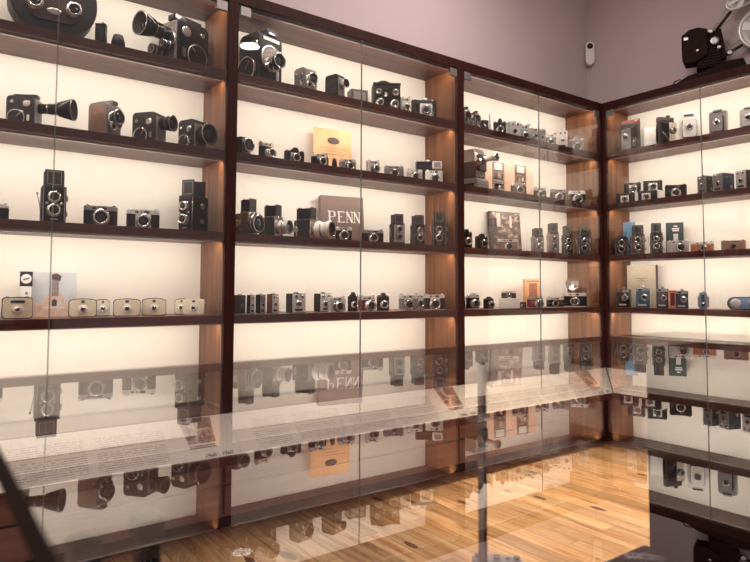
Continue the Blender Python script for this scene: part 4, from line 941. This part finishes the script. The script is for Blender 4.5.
put(tlr, 'B', 1, 613.5, 630, 236.5, 'twin-lens reflex without raised hood in front of the blue brochure', D_(0), (1, .8), e=.06, group=gt, name='twin_lens_camera', hood=False, body='navy', plate='charcoal')
put(tlr, 'B', 1, 629.5, 647, 225.5, 'brownish twin-lens reflex with raised hood right of the blue brochure', D_(0), (1, .75), e=.06, group=gt, name='twin_lens_camera', body='bronze', plate='brown')
put(tlr, 'B', 1, 648.5, 664.5, 223.5, 'black twin-lens reflex beside the dark green book', D_(2), (1, .9), group=gt, name='twin_lens_camera')
def greenbook(t, W, H, D):
    G().box((0, D*.5, H/2), (W*.97, D*.8, H*.97), 'pages').obj('pages', t)
    G().box((0, 0, H/2), (W, .003, H), 'greenbook').box((0, D, H/2), (W, .003, H), 'greenbook').box((-W/2, D/2, H/2), (.003, D, H), 'greenbook').obj('cover', t)
    g = G(); y = -.0018
    for z, w in ((.88, .2), (.80, .42), (.74, .36)): g.box((W*.05, y, H*z), (W*w, .0008, H*.035), 'white')
    g.box((W*.05, y, H*.50), (W*.26, .0008, H*.28), 'silver'); g.box((W*.05, y, H*.34), (W*.42, .0008, H*.14), 'lgrey'); g.obj('cover_print', t)
put(greenbook, 'B', 1, 666.5, 684, 222.5, 'dark green book with a white figure on the cover, behind the silver camera', D_(0), (1, .16), e=.19, cat='book', name='cover_book')
put(rf, 'B', 1, 667, 690, 239.5, 'all-silver camera with a black lens in front of the dark green book', D_(0), (1, .5), e=.06, group=g35, leather='silver', barrel='black', lr=.36, lx=.12)
put(rf, 'B', 1, 690.5, 714, 241, 'tan leather rangefinder behind the right cabinet door gap', D_(0), (1, .5), group=g35, leather='tan', barrel='silver', lr=.32, lx=.06)
put(rf, 'B', 1, 721, 746, 239.5, 'bronze rangefinder alone at the right of its shelf', D_(0), (1, .5), group=g35, leather='bronze', top='bronze', barrel='bronze', ring='bronze', lr=.32)
def paperbook(t, W, H, D):
    G().box((0, D*.5, H/2), (W*.98, D*.8, H*.98), 'pages').obj('pages', t)
    G().box((0, 0, H/2), (W, .003, H), 'oldpaper').box((0, D, H/2), (W, .003, H), 'oldpaper').box((W/2, D/2, H/2), (.003, D, H), 'dbrown').obj('cover', t)
    g = G()
    for z, w in ((.68, .40), (.62, .30), (.66, .1)): g.box((0, -.0018, H*z), (W*w, .0008, H*.015), 'brown')
    g.obj('title_print', t)
put(paperbook, 'B', 0, 626.5, 657, 265, 'aged tan book standing behind the small upright cameras, right wall', D_(-24), (1, .12), e=.17, cat='book', name='cover_book')
gu = 'small upright cameras on the lowest right shelf'
def upright(t, W, H, D, body='black', plate=None):
    G().box((0, 0, H*.44), (W, D*.8, H*.88), body, .003).obj('body', t)
    G().box((0, -D*.40, H*.80), (W*.92, D*.05, H*.12), 'steel', .001).obj('top_plate', t)
    lens(t, W*.12, H*.46, -D*.40, W*.27, D*.12, plate or 'charcoal', 'chrome')
    g = G(); g.box((-W*.2, -D*.43, H*.80), (W*.28, .003, H*.08), 'window'); g.box((-W*.05, -D*.41, H*.12), (W*.6, .003, H*.07), 'silver'); g.obj('finder_window', t)
    g = G(); knob(g, 0, 0, H*.88, W*.13, H*.12, 'steel'); g.obj('shutter_knob', t)
put(upright, 'B', 0, 617, 631.5, 287, 'small black upright camera closest to the corner post, lowest shelf', D_(-14), (1, .7), group=gu, name='upright_camera', e=.07)
put(upright, 'B', 0, 636, 650, 285.5, 'teal blue upright camera in front of the aged tan book', D_(0), (1, .7), group=gu, name='upright_camera', body='teal', e=.06)
put(upright, 'B', 0, 656.5, 669.5, 286, 'dark upright camera left of the salmon box', D_(-8), (1, .7), group=gu, name='upright_camera', body='navy')
put(carton, 'B', 0, 668.5, 677, 290, 'salmon pink film box between two dark upright cameras', D_(0), (1, .5), cat='film box', name='film_box', body='pink', stripe='red')
put(upright, 'B', 0, 676, 688.5, 288.5, 'dark upright camera right of the salmon box', D_(0), (1, .7), group=gu, name='upright_camera', body='navy')
def slim(t, W, H, D):
    G().box((0, 0, H*.46), (W*.66, D, H*.92), 'blue', .002).obj('body', t)
    g = G()
    for k in range(3): g.box((0, -D/2-.001, H*(.50+.13*k)), (W*.32, .003, H*.09), 'dark', .0005)
    g.obj('finder_window', t)
    lens(t, 0, H*.24, -D*.5, W*.2, D*.12, 'charcoal', 'chrome')
    g = G()
    for s in (-1, 1): g.box((s*W*.40, 0, H*.42), (W*.16, D*.6, H*.6), 'steel', .001)
    knob(g, 0, 0, H*.92, W*.12, H*.08, 'steel'); g.obj('side_grips', t)
put(slim, 'B', 0, 697.5, 709.5, 291.5, 'slim pale blue camera standing at the right cabinet door gap', D_(0), (1, .6), group=gu, name='upright_camera')
def streamlined(t, W, H, D):
    G().prism(rrect(W, H*.86, H*.40, 8, 0, H*.43), (0, -D*.25, 0), D*.7, 'xz', 'charcoal', bev=.003).obj('body', t)
    G().prism(rrect(W*.94, H*.72, H*.34, 8, 0, H*.43), (0, -D*.25-.004, 0), .006, 'xz', 'blue', bev=.001).obj('face_plate', t)
    G().lathe([(H*.30, 0), (H*.30, .003), (H*.22, .005)], (-W*.33, -D*.25-.004, H*.44), '-y', 'silver', 24).obj('winding_dial', t)
    lens(t, 0, H*.42, -D*.25-.004, H*.24, D*.2, 'charcoal', 'chrome')
    G().box((-W*.0, 0, H*.90), (W*.14, D*.4, H*.18), 'steel', .003).obj('viewfinder', t)
put(streamlined, 'B', 0, 727, 779, 295, 'long rounded pale blue camera at the lower right picture edge', D_(0), (1, .35), group=gu, name='viewfinder_camera')

# ---- round ceiling lamp in the room, mirrored by the glass door of the middle cabinet
u = ray_dir(250, 46.5); k = 7.4/u.dot(F_); P = CAM+u*k; P.y = -.018-P.y      # its mirror image in the door plane shows here
t = thing('ceiling_lamp', 'round white ceiling lamp that shows as a bright oval in the middle cabinet door glass', 'ceiling lamp', P, 0)
G().lathe([(.113, 0), (.113, .004), (0, .004)], (0, 0, 0), 'z', 'ceiling_disc', 40).obj('lamp_diffuser', t)
G().lathe([(.115, 0), (.122, 0), (.122, .06), (.105, .075), (.0, .08)], (0, 0, .004), 'z', 'gloss_black', 40).obj('lamp_housing', t)
G().cyl((0, 0, .08), .008, .9, 'z', 'gloss_black', 10).obj('hanging_rod', t)

# ---- film machine on top of the right cabinet
def film_machine():
    P = spot_on('B', 704, .13, ZT)
    t = thing('film_projector', 'dark old film machine with spoked reels on top of the right cabinet', 'projector', (P.x, P.y, ZT+.0005), 0)
    d = P-CAM; view = math.atan2(d.x, d.y); t.rotation_euler.z = -view
    s = d.dot(F_)/FPX                                         # metres per pixel at this distance
    def X(px): return (px-704)*s
    def Z(py): return (proj(P)[1]-py)*s*1.02
    m = 'dbrown'
    G().prism([(X(676), 0), (X(745), 0), (X(738), Z(66)), (X(722), Z(67)), (X(712), Z(72)), (X(690), Z(76))], (0, -.05, 0), .11, 'xz', 'machine', bev=.004).obj('base', t)
    g = G(); g.prism([(X(698), Z(70)), (X(720), Z(70)), (X(719), Z(55)), (X(700), Z(55))], (0, -.04, 0), .08, 'xz', 'machine', bev=.003)
    for k in range(5): g.box(((X(702)+X(717))/2, -.043, Z(56+k*2.8)), (X(719)-X(700), .006, .004), 'black')
    g.obj('pedestal', t)
    G().prism([(X(685), Z(36)), (X(692), Z(31)), (X(700), Z(30)), (X(708), Z(33)), (X(708), Z(58)), (X(697), Z(64)), (X(688), Z(64)), (X(685), Z(56))], (0, -.06, 0), .11, 'xz', 'machine', bev=.005).obj('lamp_house', t)
    g = G(); g.box((X(689), -.062, Z(40)), (.026, .006, .020), 'steel', .002); g.box((X(699), -.062, Z(53)), (.014, .006, .012), 'steel', .002); g.obj('vent_plate', t)
    G().prism([(X(707), Z(35)), (X(720), Z(33)), (X(722), Z(45)), (X(724), Z(62)), (X(712), Z(66)), (X(707), Z(60))], (0, -.03, 0), .06, 'xz', 'machine', bev=.003).obj('mechanism', t)
    for px, py, r in ((714, 45, 4.4), (711, 35, 2.6), (718, 52, 2.2), (727, 59, 2.6)):
        g = G(); g.lathe([(r*s, 0), (r*s, .014), (r*s*.7, .018), (r*s*.3, .016)], (X(px), -.03, Z(py)), '-y', 'steel', 18); g.obj('sprocket', t)
    def bar(a, b, r, mm):
        return ((X(a[0]), -.012, Z(a[1])), (X(b[0]), -.012, Z(b[1])), r, mm)
    for i, seg in enumerate((((716, 33), (733, 12)), ((722, 60), (743, 49)))):
        g = G(); (a, b) = seg
        g.tube([(X(a[0]), -.012, Z(a[1])), (X(b[0]), -.012, Z(b[1]))], .009, 'charcoal', 8)
        g.tube([(X(a[0]+4), -.025, Z(a[1]-1)), (X(b[0]+7), -.025, Z(b[1]+3))], .0022, 'steel', 6); g.tube([(X(a[0]-2), -.025, Z(a[1]-1)), (X(b[0]-4), -.025, Z(b[1]-4))], .0022, 'steel', 6)
        g.obj('reel_arm', t)
    for px, py, r, sq in ((740, 7, 14, .62), (755, 40, 21, 1.0)):
        c = Vector((X(px), -.03, Z(py))); rr = r*s; g = G()
        T = TR(*c) @ (RY(R(-28)) @ Matrix.Diagonal((1.25, 1, sq, 1)) if sq < 1 else Matrix.Identity(4))
        # flanges with round holes: an outer ring, a hub and the webs between the holes
        for y in (-.008, .010):
            g.lathe([(rr, 0), (rr, .003), (rr*.84, .003), (rr*.84, 0)], (0, y, 0), '-y', 'silver', 36, T=T)
            g.lathe([(rr*.30, 0), (rr*.30, .003), (rr*.08, .003)], (0, y, 0), '-y', 'silver', 24, T=T)
            for k in range(5):
                a = 2*math.pi*k/5+.35
                g.prism([(rr*.26*math.cos(a-.55), rr*.26*math.sin(a-.55)), (rr*.86*math.cos(a-.24), rr*.86*math.sin(a-.24)), (rr*.86*math.cos(a+.24), rr*.86*math.sin(a+.24)), (rr*.26*math.cos(a+.55), rr*.26*math.sin(a+.55))], (0, y-.003, 0), .003, 'xz', 'silver', T=T)
        g.lathe([(rr*.80, 0), (rr*.80, .009)], (0, .0065, 0), '-y', 'black', 30, T=T)
        g.obj('film_reel', t)
    g = G(); g.tube([(X(676), -.02, .006), (X(678), -.03, .03), (X(683), -.035, .035), (X(685), -.03, .02), (X(692), -.02, .012)], .004, 'gloss_black', 6); g.obj('power_cable', t)
    return t
film_machine()

# ---- motion sensor in the corner of the walls
P = Vector((WB-.028, WA-.040, 0)); u = ray_dir(590, 54); zc = CAM.z+u.z*Vector((P.x-CAM.x, P.y-CAM.y, 0)).length/Vector((u.x, u.y, 0)).length
t = thing('motion_sensor', 'white oval motion sensor fixed high in the corner of the walls', 'motion sensor', (P.x, P.y, zc), -R(50))
G().prism(rrect(.060, .172, .029, 8), (0, -.02, 0), .040, 'xz', 'white', bev=.006).obj('housing', t)
G().lathe([(.021, 0), (.020, .006), (.012, .012), (0, .014)], (0, -.019, .052), '-y', 'gloss_black', 20).obj('sensor_lens', t)
G().box((0, .018, 0), (.03, .012, .10), 'lgrey').obj('mount', t)

# ---- things inside the foreground showcase
def inside(fn, px, py, zt, W, D, label, fa=0, name='camera', group='cameras inside the foreground showcase', **kw):
    """Its top, at height zt, shows at px, py."""
    u = ray_dir(px, py); k = (zt-CAM.z)/u.z; P = CAM+u*k; d = P-CAM
    t = thing(name, label, name.replace('_', ' '), (P.x, P.y, ZD+.0005), -math.atan2(d.x, d.y)+fa, group)
    fn(t, W, zt-ZD-.001, D, **kw)
    return t
inside(rf, 497, 557, .760, .042, .026, 'small camera in the showcase, only its top plate and knobs showing', 0, knobs=2)
inside(rf, 646, 556, .748, .034, .022, 'small dark camera low in the showcase beside its dark end panel', .2, leather='charcoal', top='steel')
def stand(t, W, H, D):
    G().cyl((0, 0, 0), W*1.1, .008, 'z', 'gloss_black', 24).obj('foot', t)
    G().prism([(-W, 0), (W, 0), (W*.30, H-.02), (-W*.30, H-.02)], (0, -D/2, .008), D, 'xz', 'gloss_black', bev=.002).obj('upright', t)
    G().box((0, 0, H-.008), (W*.9, D*1.2, .012), 'charcoal', .003).obj('head', t)
inside(stand, 84, 529, .890, .013, .012, 'black tapering camera stand in the showcase, nearer its glass end', .3, name='camera_stand', group='black stands inside the foreground showcase')
inside(stand, 148, 506, .895, .013, .012, 'black tapering camera stand in the showcase, right of its twin', .3, name='camera_stand', group='black stands inside the foreground showcase')
